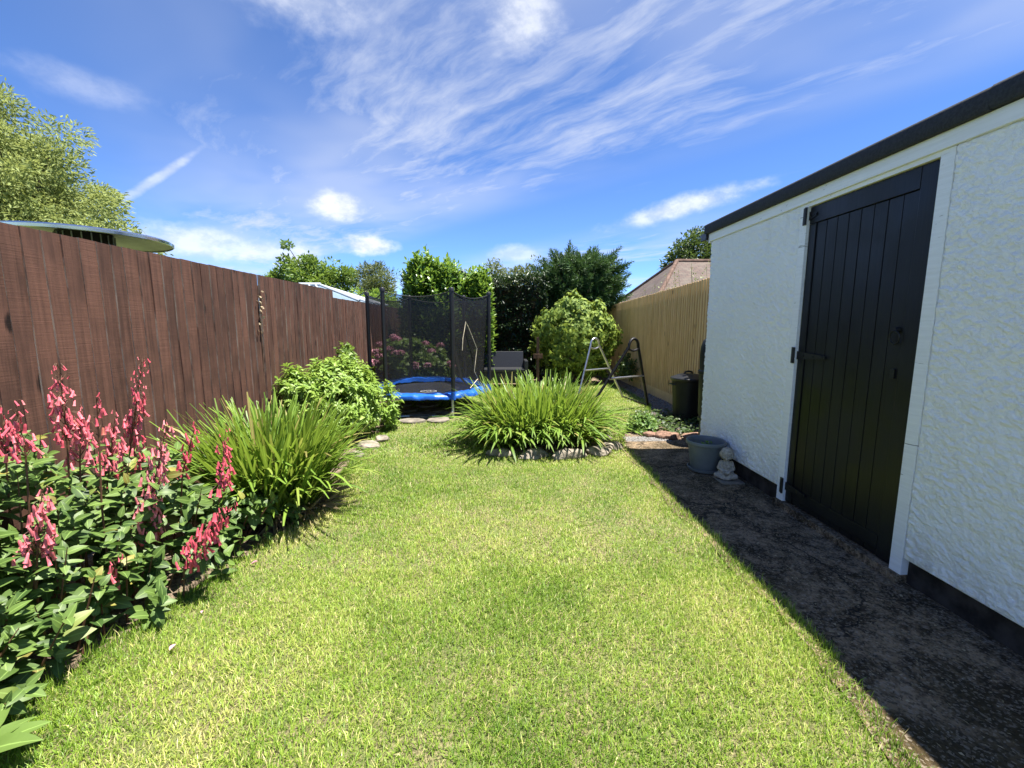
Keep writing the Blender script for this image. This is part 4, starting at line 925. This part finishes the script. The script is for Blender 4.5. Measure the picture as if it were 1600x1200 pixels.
# conservatory beyond the fence
cv_ = empty('conservatory', (-4.4, 10.2, 0), 'neighbouring conservatory with pale glazed roof showing above the brown fence', 'conservatory')
cx0, cx1, cy0, cy1 = -5.6, -2.95, 9.3, 11.6
part('wall', 'white_upvc', cv_, lambda b_: b_.box(cx0, cx1, cy0, cy1, -.02, 1.78))
apex = [(-4.7, 10.45, 2.22), (-4.2, 10.45, 2.22)]
quads = [((cx0, cy0), (cx1, cy0), apex[1], apex[0]), ((cx1, cy0), (cx1, cy1), apex[1], apex[1]), ((cx1, cy1), (cx0, cy1), apex[0], apex[1]), ((cx0, cy1), (cx0, cy0), apex[0], apex[0])]
for (a, c_, t1, t0) in quads:
    for i in range(4):
        f0, f1 = i/4, (i+1)/4; L_ = lambda p, q, f: Vector(p)*(1-f)+Vector(q)*f
        A_, B_ = Vector((*a, 1.8)), Vector((*c_, 1.8)); T0_, T1_ = Vector(t0), Vector(t1)
        pts = [L_(A_, B_, f0), L_(A_, B_, f1), L_(T0_, T1_, f1), L_(T0_, T1_, f0)]
        part('roof_pane', 'roof_glass', cv_, lambda b_: b_.add(pts, [(0, 1, 2, 3)]))
        part('glazing_bar', 'white_upvc', cv_, lambda b_: b_.tube([pts[0]+Vector((0, 0, .02)), pts[3]+Vector((0, 0, .02))], .022, 6))
part('ridge', 'white_upvc', cv_, lambda b_: b_.tube([Vector(apex[0])+Vector((0, 0, .03)), Vector(apex[1])+Vector((0, 0, .03))], .04, 8))

# far house on the right
hs = empty('far_house', (9, 16, 0), 'bungalow with a hipped brown tiled roof behind the tan fence', 'house')
hx0, hx1, hy0, hy1, hz, rz_ = 4.75, 18.0, 13.2, 18.8, 2.05, 3.60
part('wall', 'house_wall', hs, lambda b_: b_.box(hx0+.35, hx1-.35, hy0+.35, hy1-.35, -.05, 2.0))
def roofp(pts):
    b_ = MB(); b_.add(pts, [tuple(range(len(pts)))]); o = b_.build('roof_slope', 'roof_tiles', hs)
    me = o.data; uvl = me.uv_layers.new(name='UVMap'); n_ = me.polygons[0].normal; ax = Vector((0, 0, 1)).cross(n_).normalized(); up_ = n_.cross(ax)
    for li, l in enumerate(me.loops): c_ = me.vertices[l.vertex_index].co; uvl.data[li].uv = (c_.dot(ax), c_.dot(up_))
    sd = o.modifiers.new('thick', 'SOLIDIFY'); sd.thickness = .06; sd.offset = -1
    return o
ra, rb = (6.42, 16.0, rz_), (16, 16.0, rz_+.0)
for pts in ([(hx0, hy0, hz), (hx1, hy0, hz), rb, ra], [(hx1, hy0, hz), (hx1, hy1, hz), rb], [(hx1, hy1, hz), (hx0, hy1, hz), ra, rb], [(hx0, hy1, hz), (hx0, hy0, hz), ra]): roofp(pts)
for (p, q_) in ((ra, rb), (ra, (hx0, hy0, hz)), (ra, (hx0, hy1, hz))): part('ridge_tiles', 'ridge_clay', hs, lambda b_: b_.tube([Vector(p)+Vector((0, 0, .01)), Vector(q_)+Vector((0, 0, .01))], .07, 8), True)

# ============================================================ PLANTS
# ---- cape fuchsia
ph_ = empty('red_flowered_shrub', (-1.95, 1.75, 0), 'leafy shrub with hanging coral-red tubular flower spikes by the brown fence', 'shrub')
bs, tp_ = [], []
while len(bs) < 300:
    y = 0.75+1.95*rng.random(); x = -2.33+.95*rng.random()
    e = left_edge(np.array([y]))[0]
    if x > e-.02: continue
    hmax = np.interp(x-e, [-.9, -.5, -.25, -.08, 0], [.88, .80, .60, .36, .20])*np.interp(y, [.75, 1.2, 2.0, 2.45, 2.7], [.75, .92, 1.0, .78, .5])
    h_ = hmax*(1-.55*rng.random()**1.6); bs.append((x-.04, y, 0)); tp_.append((x+rng.normal()*.05+.06, y+rng.normal()*.06-.02, h_))
bs, tp_ = np.array(bs), np.array(tp_)
stems(ph_, bs[::2], tp_[::2], .005, 'stem_red', bow=.02)
dirs = unit(unit(tp_-bs)*.7+np.array([.25, -.18, .45])+rng.normal(size=bs.shape)*.22)
P_, D_, N_, S_ = shoot_leaves(tp_, dirs, .22, 10, .078, 1.15, .22, True, .3, .45)
tps = [leaf_tpl(.27, 6, .22, .22, .36, .01), leaf_tpl(.30, 6, .12, .32, .38, -.012), leaf_tpl(.24, 6, .35, .12, .36, .012), leaf_tpl(.29, 6, .18, .42, .40, .0)]
okk = P_[:, 2] > .02
P_, D_, N_, S_ = P_[okk], D_[okk], N_[okk], S_[okk]
depth = np.linalg.norm(P_-CAM, axis=1); inside = np.array([max(0, 0) for _ in range(1)])
ctr = np.array([-2.05, 1.9, .25]); front = np.einsum('ij,ij->i', unit(P_-ctr), unit(CAM-P_))
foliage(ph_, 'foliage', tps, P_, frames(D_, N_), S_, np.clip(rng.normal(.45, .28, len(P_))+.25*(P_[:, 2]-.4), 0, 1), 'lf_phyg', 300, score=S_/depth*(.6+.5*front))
# flower spikes
SPK = [(-1.946, 1.95, 1.138, -1.957, 1.95, 0.796, 1), (-1.829, 2.25, 1.132, -1.997, 2.25, 0.452, 1.3), (-1.936, 1.75, 0.996, -1.928, 1.75, 0.798, 0.8), (-1.756, 1.9, 1.023, -1.77, 1.9, 0.809, 0.5), (-1.581, 2.05, 0.86, -1.766, 2.05, 0.282, 1.3), (-1.56, 2.2, 0.808, -1.65, 2.2, 0.554, 0.6), (-1.444, 2.25, 0.761, -1.494, 2.25, 0.464, 0.7), (-1.722, 1.6, 0.706, -1.778, 1.6, 0.45, 0.9), (-1.242, 1.95, 0.491, -1.476, 1.95, 0.227, 1.0), (-1.921, 2.0, 0.933, -1.962, 2.0, 0.69, 0.7), (-1.864, 2.1, 0.882, -1.926, 2.1, 0.625, 0.8), (-2.052, 1.8, 0.974, -2.062, 1.8, 0.811, 0.7), (-1.615, 1.75, 0.349, -1.677, 1.75, 0.204, 0.3)]
def flower_me(k):
    b_ = MB(); rr = random.Random(k); bend = rr.uniform(-.004, .006); pts = [(0, 0, 0), (0, 0, -.006), (bend*.3, 0, -.016), (bend*.8, 0, -.027), (bend*1.3, 0, -.034), (bend*1.5, 0, -.037)]
    b_.tube(pts, [.0024, .0042, .0048, .0054, .0060, .0074], 7, cap=False)
    me_o = b_.build('flower', 'petal_red', None, True); me = me_o.data; bpy.data.objects.remove(me_o); return me
fmes = [flower_me(i) for i in range(4)]; nfl = 0
for (x1, y1, z1, x0, y0, z0, s_) in SPK:
    p0, p1 = Vector((x0, y0, z0)), Vector((x1, y1, z1)); L_ = (p1-p0).length; ax = (p1-p0).normalized()
    a_ = ax.orthogonal().normalized(); c_ = ax.cross(a_); sp = MB()
    root = Vector((x0-.06, y0+.02, 0.0)); sp.tube([root, root.lerp(p0, .6)+Vector((-.01, 0, .03)), p0, p0.lerp(p1, .5), p1], [.0045, .004, .0032, .0024, .001], 6, cap=False)
    nw = max(4, int(L_/.026)); fl = []
    for wv in range(nw):
        f = wv/(nw-1) if nw > 1 else 0; c0 = p0+ax*L_*f; k_ = max(2, int(round((10 if s_ > .6 else 5)*min(1, s_)*(1-.72*f)*random.uniform(.7, 1.3)))); rad = (.044*(1-.62*f)+.007)*min(1.15, .5+.6*s_)
        for j in range(k_):
            an = random.random()*6.283; q = c0+(a_*math.cos(an)+c_*math.sin(an))*rad*random.uniform(.45, 1.15)+ax*random.uniform(-.012, .016)+Vector((0, 0, .012))
            sp.tube([c0-ax*.01, c0.lerp(q, .6)+Vector((0, 0, .012)), q], [.0013, .0011, .0009], 4, cap=False); fl.append((q, 1.0 if f < .8 else random.uniform(.35, .7)))
    spk = sp.build('flower_spike', 'stem_red', ph_, True)
    rest = []
    for q, sc_ in fl:
        if nfl >= 300: rest.append((q, sc_)); continue
        o = bpy.data.objects.new('flower', random.choice(fmes)); COL.objects.link(o); o.parent = spk; o.matrix_parent_inverse = Matrix.Identity(4)
        o.location = q; o.rotation_euler = (random.gauss(0, .22), random.gauss(0, .22), random.random()*6.28); s2 = sc_*random.uniform(.85, 1.15); o.scale = (s2*.95, s2*.95, s2*.92); nfl += 1
    if rest:
        fb = MB(); fm = fmes[0]; fv = [v.co.copy() for v in fm.vertices]; ff = [tuple(p.vertices) for p in fm.polygons]
        for q, sc_ in rest:
            M_ = Matrix.Translation(q) @ Matrix.Rotation(random.random()*6.28, 4, 'Z') @ Matrix.Rotation(random.gauss(0, .22), 4, 'X') @ Matrix.Scale(sc_*random.uniform(.9, 1.15), 4)
            fb.add([M_ @ v for v in fv], ff)
        o = fb.build('flowers', 'petal_red', None, True); o.parent = spk; o['kind'] = 'stuff'
# ---- strap-leaf clumps
ups = [strap_tpl(R(a), R(b_), .017, 8) for a, b_ in ((2, 16), (5, 26), (8, 10), (3, 34), (6, 50), (10, 20), (12, 95))]
arc = [strap_tpl(R(a), R(b_), .018, 9, False) for a, b_ in ((30, 95), (38, 80), (25, 110), (42, 90), (32, 70))]
def strap(root, n, c, rx, ry, tpls, L0, L1, tilt, wfac, nobj, rname, rmin=0.0, bias=None, hz=0.02):
    a = rng.random(n)*6.283; rr = np.sqrt(rmin**2+(1-rmin**2)*rng.random(n)); pos = np.stack([c[0]+rx*rr*np.cos(a), c[1]+ry*rr*np.sin(a), np.full(n, hz)], 1)
    az_ = np.arctan2((pos[:, 1]-c[1])/ry, (pos[:, 0]-c[0])/rx)+rng.normal(size=n)*.6
    L_ = L0+(L1-L0)*rng.random(n); tl = tilt*rr+rng.normal(size=n)*.12
    Rm = np.empty((n, 3, 3))
    for i in range(n):
        Rm[i] = np.array((Matrix.Rotation(az_[i], 3, 'Z') @ Matrix.Rotation(tl[i], 3, 'Y') @ Matrix.Rotation(rng.normal()*.5, 3, 'Z')))
    sc_ = np.stack([L_, np.full(n, wfac)*(.8+.4*rng.random(n)), L_], 1)
    rnd = np.clip(rng.normal(.5, .22, n), 0, .87); old = rng.random(n) < .09; rnd[old] = .93+.07*rng.random(old.sum())
    foliage(root, rname, tpls, pos, Rm, sc_, rnd, 'lf_agap', nobj, restname=rname)
ag = empty('strap_leaf_clump', (.42, 4.86, 0), 'broad agapanthus clump in the stone-edged island bed on the lawn', 'plant')
strap(ag, 1150, (.44, 4.90), .54, .40, ups, .36, .82, .40, .52, 150, 'upright_foliage')
strap(ag, 460, (.40, 4.82), .50, .36, arc, .40, .68, .06, .66, 80, 'arching_foliage', .55)
strap(ag, 230, (.10, 4.66), .28, .24, arc, .45, .76, .15, .74, 70, 'side_foliage', .3)
strap(ag, 200, (.80, 4.72), .26, .26, arc, .45, .76, .12, .70, 0, 'side_foliage', .3)
ag2 = empty('strap_leaf_clump', (-1.55, 2.98, 0), 'upright agapanthus clump in the bed between red-flowered shrub and lime-green bush', 'plant')
strap(ag2, 1150, (-1.62, 3.02), .27, .27, ups, .34, .86, .30, .50, 200, 'upright_foliage')
strap(ag2, 200, (-1.60, 3.0), .26, .26, [strap_tpl(R(a), R(b_), .017, 9, False) for a, b_ in ((22, 50), (30, 60), (18, 75))], .42, .66, .12, .6, 100, 'arching_foliage', .6)
# dead thatch at the feet
for rt, cx, cy, rx, ry in ((ag, .44, 4.88, .6, .45), (ag2, -1.62, 3.02, .32, .32)):
    n = 420; a = rng.random(n)*6.283; rr = np.sqrt(rng.random(n)); pos = np.stack([cx+rx*rr*np.cos(a), cy+ry*rr*np.sin(a), .01+.06*rng.random(n)], 1)
    foliage(rt, 'dead_leaves', [leaf_tpl(.05, 5, .3, .3)], pos, frames(unit(np.stack([np.cos(a), np.sin(a), -.05+.2*rng.random(n)], 1)+rng.normal(size=(n, 3))*.4), rdir(n)), .12+.14*rng.random(n), rng.random(n)*.4, 'lf_dry')
sheet('island_bed', [(.44+.66*math.cos(a), 4.88+.60*math.sin(a)) for a in np.linspace(0, 2*math.pi, 28, endpoint=False)], .009, 'bed_soil')
# ---- lime green bush
lb = empty('lime_green_bush', (-1.95, 5.1, 0), 'rounded lime-green leafy bush against the brown fence beside the trampoline', 'bush')
p1, n1_ = lumpy(620, (-1.92, 5.05, .38), (.52, .62, .58), -.42, .14, 2.2, .18); p2, n2_ = lumpy(120, (-2.16, 4.60, .48), (.24, .22, .42), -.3, .15, 5.1, .2)
p3, n3_ = lumpy(120, (-1.62, 5.35, .26), (.36, .40, .46), -.3, .2, 7.7, .2)
tips = np.concatenate([p1, p2, p3]); nr = np.concatenate([n1_, n2_, n3_]); ok = (tips[:, 2] > .05) & (tips[:, 0] > FX+.05); tips, nr = tips[ok], nr[ok]
P_, D_, N_, S_ = shoot_leaves(tips, nr*.8+np.array([0, 0, .6])+rng.normal(size=tips.shape)*.2, .13, 11, .078, 1.15, .38, True, .4, .35)
foliage(lb, 'foliage', [leaf_tpl(.19, 5, .3, .38, .36), leaf_tpl(.22, 5, .2, .25, .36), leaf_tpl(.18, 5, .35, .5, .4)], P_, frames(D_, N_), S_, np.clip(rng.normal(.5, .25, len(P_)), 0, 1), 'lf_bright', 300)
stems(lb, np.tile([[-1.92, 5.1, 0]], (70, 1))+rng.normal(size=(70, 3))*np.array([.12, .12, 0]), tips[:70], .006, 'stem_green', bow=.1)
# small bushy sprig behind it by the fence
sg = empty('pale_leaf_sprig', (-2.2, 6.1, 0), 'small pale green sprig poking up between lime-green bush and trampoline', 'plant')
tips, nr = lumpy(60, (-2.14, 6.05, .82), (.16, .18, .26), -.5, .2, 1.0, .3); P_, D_, N_, S_ = shoot_leaves(tips, nr+np.array([0, 0, .4]), .09, 8, .06, 1.1, .2)
foliage(sg, 'foliage', [leaf_tpl(.34, 4)], P_, frames(D_, N_), S_, rng.random(len(P_)), 'lf_tree'); stems(sg, np.tile([[-2.15, 6.08, 0.]], (12, 1)), tips[:12], .006, 'stem_green', bow=.05)
# ---- hydrangea with pink heads
hy = empty('pink_hydrangea', (-1.75, 8.25, 0), 'hydrangea bush with round pink flower heads behind the trampoline net', 'bush')
tips, nr = lumpy(520, (-1.72, 8.25, .42), (.80, .55, .62), -.35, .15, 3.3, .2); P_, D_, N_, S_ = shoot_leaves(tips, nr+np.array([0, 0, .4]), .14, 7, .12, 1.1, .25)
foliage(hy, 'foliage', [leaf_tpl(.32, 4, .2, .25), leaf_tpl(.3, 4, .1, .4)], P_, frames(D_, N_), S_, rng.random(len(P_)), 'lf_tree')
hd, hn = lumpy(90, (-1.72, 8.25, .46), (.82, .58, .66), .0, .12, 3.3, .05); okh = hn[:, 1] < .35; hd = hd[okh][:24]
for c_ in hd:
    n = 60; o_ = rdir(n); o_[:, 2] = np.abs(o_[:, 2])*.9-.1; pos = c_+o_*np.array([.075, .075, .055]); rad = random.random()*.5
    V, T, A = kite_tpl(.5, .1, .1); Rm = frames(unit(np.cross(o_, rdir(n))+o_*.2), o_); Pn = np.einsum('nij,nkj->nki', Rm, V[None]*.036)+pos[:, None, :]
    tt = np.zeros((n, 4, 3)); tt[:, :, 0] = np.clip(rad+.5*rng.random(n), 0, 1)[:, None]
    me = raw_mesh('flower_head', Pn.reshape(-1, 3)-np.array(hy.location), (T[None]+(np.arange(n)*4)[:, None, None]).reshape(-1, 3), tt.reshape(-1, 3), 'lf_pink'); o = bpy.data.objects.new('flower_head', me); COL.objects.link(o); o.parent = hy
stems(hy, np.tile([[-1.72, 8.25, 0]], (40, 1))+rng.normal(size=(40, 3))*np.array([.15, .1, 0]), tips[:40], .008, 'bark', bow=.1)
# ---- laurel
la = empty('cherry_laurel', (-1.2, 9.55, 0), 'tall glossy cherry laurel standing behind the trampoline', 'bush')
tl_, nl_ = [], []
for (c_, r_, k_, sd) in (((-1.32, 9.6, 1.3), (.80, .55, 1.42), 950, 1.3), ((-.62, 9.6, 1.2), (.50, .45, 1.20), 420, 4.1), ((-1.75, 9.5, 1.9), (.36, .4, .86), 170, 8.2), ((-.36, 9.5, 1.9), (.22, .3, .62), 90, 6.2)):
    a_, c2 = lumpy(k_, c_, r_, -.8, .20, sd, .25); tl_.append(a_); nl_.append(c2)
tips, nr = np.concatenate(tl_), np.concatenate(nl_); ok = tips[:, 2] > .1; tips, nr = tips[ok], nr[ok]
tips = tips+np.array([0, 0, 1.])*(.22*rng.random(len(tips))**2)[:, None]*(tips[:, 2:3] > 1.9); dd = nr*.6+np.array([0, 0, 1.1])+rng.normal(size=tips.shape)*.2
P_, D_, N_, S_ = shoot_leaves(tips, dd, .32, 10, .15, .85, .05, False, .3, .45)
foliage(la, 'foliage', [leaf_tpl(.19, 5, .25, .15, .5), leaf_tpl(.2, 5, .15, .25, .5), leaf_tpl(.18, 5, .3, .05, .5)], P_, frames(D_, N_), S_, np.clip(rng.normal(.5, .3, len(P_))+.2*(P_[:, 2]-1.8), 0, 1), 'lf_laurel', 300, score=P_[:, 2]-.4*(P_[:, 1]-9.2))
stems(la, np.tile([[-1.2, 9.6, 0]], (60, 1))+rng.normal(size=(60, 3))*np.array([.2, .1, 0]), tips[:60], .014, 'bark', bow=.05)
# ---- yew hedge
yw = empty('yew_hedge', (.3, 10.9, 0), 'dark clipped yew hedge behind the garden sofa', 'hedge')
part('core', 'old_wood', yw, lambda b_: (b_.box(-2.2, 1.0, 10.75, 11.3, 0, 2.25), b_.box(1.0, 2.85, 12.05, 12.5, 0, 2.05)))
n = 29000; x = -2.35+5.2*rng.random(n); z = 2.42*rng.random(n); y = 10.52+.12*rng.random(n)+.16*vnoise(x*3, z*6, 1.6); topm = rng.random(n) < .2
z[topm] = 2.36+.14*vnoise(x[topm], x[topm]*0, 2.0)+.05*rng.normal(size=topm.sum()); y[topm] = 10.6+.7*rng.random(topm.sum())
d = rdir(n)*.8+np.array([0, -.6, -.05]); d[topm] = rdir(topm.sum())*.6+np.array([0, 0, .8])
y[x > 1.15] += 1.35; z[x > 1.15] *= .88
foliage(yw, 'foliage', [kite_tpl(.22, .3, .3), kite_tpl(.16, .2, .2)], np.stack([x, y, z], 1), frames(unit(d), rdir(n)*.5+np.array([0, -.2, 1.])), .05+.07*rng.random(n), rng.random(n)*.7+.4*topm, 'lf_yew')
bt = crown_tree('twiggy_olive_tree', 'loose olive-green tree top rising above the yew hedge', 'tree', (.35, 11.9, 0), [(.25, 11.9, 2.45, .75, .5, .55), (.75, 12, 2.6, .4, .4, .4)], 46, 5200, .07, 'lf_olive', [kite_tpl(.26), kite_tpl(.2)], .07, clump_r=.22, up=.3)
# ---- conifer
cf = empty('spreading_conifer', (1.95, 11.3, 0), 'dark feathery conifer rising behind the round pale-leaved bush', 'tree')
n = 860; d0, nn0 = lumpy(n, (0, 0, 0), (1, 1, 1), -.55, .18, 9.3); n = len(d0)
rad = np.array([1.24, .8, .95]); tips = np.array([2.0, 11.2, 2.30])+d0*rad*(1-.35*rng.random(n)**1.3)[:, None]
lead = np.array([(1.72+.1*rng.normal(), 11.2, 3.38-.05*i) for i in range(14)]+[(2.60+.05*i, 11.0, 2.82+.05*i) for i in range(9)]+[(2.95+.05*i, 11.0, 2.66+.03*i) for i in range(8)]+[(1.1, 11.2, 2.95)]*3); tips = np.concatenate([tips, lead])
dd = np.concatenate([nn0*np.array([1, 1, .5])+np.array([.12, 0, .35]), np.tile([.05, 0, 1.], (14, 1)), np.tile([.75, -.1, .6], (9, 1)), np.tile([.85, -.1, .35], (8, 1)), np.tile([-.2, 0, 1.], (3, 1))])
dd = unit(dd+rng.normal(size=dd.shape)*.2)
P_, D_, N_, S_ = shoot_leaves(tips, dd, .42, 34, .13, .75, .12, False, .6, .7)
foliage(cf, 'crown', [kite_tpl(.085, .3, .25), kite_tpl(.06, .2, .35), kite_tpl(.11, .2, .15)], P_, frames(D_, N_), S_, np.clip(rng.normal(.45, .28, len(P_))+.12*(P_[:, 0]-2), 0, 1), 'lf_conifer')
tb = MB(); tb.tube([(1.95, 11.3, -.1), (1.93, 11.28, 1.2), (1.8, 11.25, 2.4), (1.72, 11.2, 3.3)], [.11, .09, .06, .012], 8)
for q in tips[:60]: st = Vector((1.9, 11.27, float(rng.uniform(1.0, 2.4)))); tb.tube([st, st.lerp(Vector(q), .5)+Vector((0, 0, .05)), Vector(q)], [.025, .016, .005], 5, cap=False)
tb.build('trunk', 'bark', cf, True)
# ---- round bush
rb_ = empty('round_pale_bush', (1.66, 9.75, 0), 'rounded bush with drooping pale yellow-green leaves beside the tan fence', 'bush')
tips, nr = lumpy(900, (1.70, 9.75, .98), (.95, .75, .97), -.95, .20, 4.4, .16); ok = tips[:, 2] > .06; tips, nr = tips[ok], nr[ok]
P_, D_, N_, S_ = shoot_leaves(tips, nr+np.array([0, 0, .25])+rng.normal(size=tips.shape)*.15, .12, 8, .118, 1.2, .85, True, .4, .3)
foliage(rb_, 'foliage', [leaf_tpl(.27, 4, .2, .3, .4), leaf_tpl(.25, 4, .3, .2, .4)], P_, frames(D_, N_), S_, np.clip(rng.normal(.5, .3, len(P_)), 0, 1), 'lf_round', 300)
stems(rb_, np.tile([[1.66, 9.75, 0]], (50, 1))+rng.normal(size=(50, 3))*np.array([.08, .08, 0]), tips[:50], .010, 'bark', bow=.05)
# ---- weeds at the path end
we = empty('weed_tuft', (1.78, 5.25, 0), 'bright low weed tuft at the sunny end of the path', 'plant')
tips, nr = lumpy(110, (1.78, 5.25, .05), (.20, .20, .17), -.1, .25, 1.1, .3); P_, D_, N_, S_ = shoot_leaves(tips, nr+np.array([0, 0, .6]), .06, 6, .05, 1.2, .1)
foliage(we, 'foliage', [leaf_tpl(.34, 4), leaf_tpl(.28, 4)], P_, frames(D_, N_), S_, rng.random(len(P_)), 'lf_weed')
n = 900; pos = np.stack([1.95+.85*rng.random(n), 4.95+1.3*rng.random(n), .01+.08*rng.random(n)], 1)
gc = empty('ground_cover', (2.4, 5.4, 0), 'low dark ivy-like ground cover at the foot of the dustbin', 'plant'); gc['kind'] = 'stuff'
foliage(gc, 'foliage', [leaf_tpl(.38, 4, .2, .2)], pos, frames(rdir(n)*np.array([1, 1, .3]), rdir(n)*.5+np.array([0, 0, 1.])), .03+.04*rng.random(n), rng.random(n)*.6, 'lf_oak')
fs = empty('fence_foot_shrub', (2.62, 9.0, 0), 'small dim shrub at the foot of the tan fence beside the round bush', 'plant')
tips, nr = lumpy(110, (2.62, 8.9, .38), (.22, .3, .36), -.5, .2, 6.0, .3); P_, D_, N_, S_ = shoot_leaves(tips, nr+np.array([0, 0, .4]), .1, 7, .06, 1.1, .2)
foliage(fs, 'foliage', [leaf_tpl(.3, 4)], P_, frames(D_, N_), S_, rng.random(len(P_)), 'lf_oak')
# small broad-leaf plant at the lawn edge by the camera
bl = empty('broad_leaf_seedling', (-1.55, 1.14, 0), 'young broad-leaved plant on the lawn edge below the red-flowered shrub', 'plant')
n = 9; a = np.array([.2, 1.1, 1.9, 2.9, 3.7, 4.5, 5.1, 5.7, .7]); d = np.stack([np.cos(a), np.sin(a), .25+.35*rng.random(n)], 1); pos = np.array([-1.57, 1.14, .05])+d*.02
foliage(bl, 'leaf_rest', [leaf_tpl(.26, 7, .2, .3, .4, .008), leaf_tpl(.23, 7, .25, .4, .4, -.008)], pos, frames(d, np.tile([0, 0, 1.], (n, 1))), .12+.06*rng.random(n), .5+.4*rng.random(n), 'lf_phyg', 9)
# little sprig in front of the trampoline leg
sp2 = empty('lime_sprig', (-1.42, 5.45, 0), 'lime-green self-sown sprig in front of the trampoline leg', 'plant')
P_, D_, N_, S_ = shoot_leaves(np.array([(-1.42, 5.45, .22), (-1.47, 5.42, .15), (-1.36, 5.48, .14)]), np.array([(0, 0, 1.), (-.3, -.1, 1), (.3, 0, 1)]), .2, 16, .085, 1.1, .3); foliage(sp2, 'foliage', [leaf_tpl(.17, 5, .3, .4)], P_, frames(D_, N_), S_, .3+.6*rng.random(len(P_)), 'lf_bright')

# ---- trees beyond the fences
K1 = [kite_tpl(.28, .2, .15), kite_tpl(.22, .3, .25)]
crown_tree('willow_leaved_tree', 'large grey-green tree towering behind the patio heater', 'tree', (-8.3, 7.2, 0), [(-8.5, 7.2, 3.3, 1.9, 1.7, 1.75), (-7.0, 7.2, 2.6, 1.1, 1.2, 1.1), (-6.2, 7.1, 2.3, .75, .8, .65), (-9.6, 7.4, 4.0, 1.6, 1.3, 1.2), (-5.75, 7.1, 2.05, .40, .5, .45)], 300, 120000, .072, 'lf_willow', [kite_tpl(.14, .2, .2), kite_tpl(.17, .3, .3)], .2, clump_r=.36, hang=.35)
crown_tree('slender_green_tree', 'yellow-green tree with full crown standing beyond the conservatory', 'tree', (-6.6, 15.2, 0), [(-6.65, 15.2, 2.7, .85, .7, 1.05), (-5.95, 15.3, 2.6, .45, .5, .8)], 70, 9000, .11, 'lf_tree', K1, .1, clump_r=.30)
crown_tree('sapling_tree', 'thin young tree between the full yellow-green tree and the bushy cypress', 'tree', (-5.35, 15.4, 0), [(-5.35, 15.4, 2.65, .42, .4, .70)], 22, 2400, .10, 'lf_tree', K1, .06, clump_r=.24)
crown_tree('small_far_tree', 'small tree top just showing above the brown fence panel joint', 'tree', (-7.6, 15.4, 0), [(-7.65, 15.4, 2.5, .40, .4, .62)], 18, 1800, .10, 'lf_tree', K1, .06, clump_r=.22)
crown_tree('bushy_cypress', 'bushy olive-green cypress standing left of the cherry laurel', 'tree', (-3.95, 14.2, 0), [(-3.95, 14.2, 2.35, .60, .5, .92)], 60, 8000, .10, 'lf_olive', [kite_tpl(.14), kite_tpl(.1)], .08, clump_r=.24)
crown_tree('golden_shrub', 'yellow-green rounded shrub top below the bushy cypress', 'bush', (-3.7, 13.2, 0), [(-3.72, 13.2, 1.72, .80, .5, .58)], 50, 6000, .08, 'lf_bright', K1, .06, clump_r=.2)
crown_tree('dark_oak_tree', 'dark green tree behind the tiled bungalow roof', 'tree', (10.4, 22.5, 0), [(10.5, 22.5, 4.6, 1.5, 1.3, 1.25), (9.1, 22.4, 4.3, .7, .8, .6)], 80, 11000, .15, 'lf_oak', K1, .2, clump_r=.42)
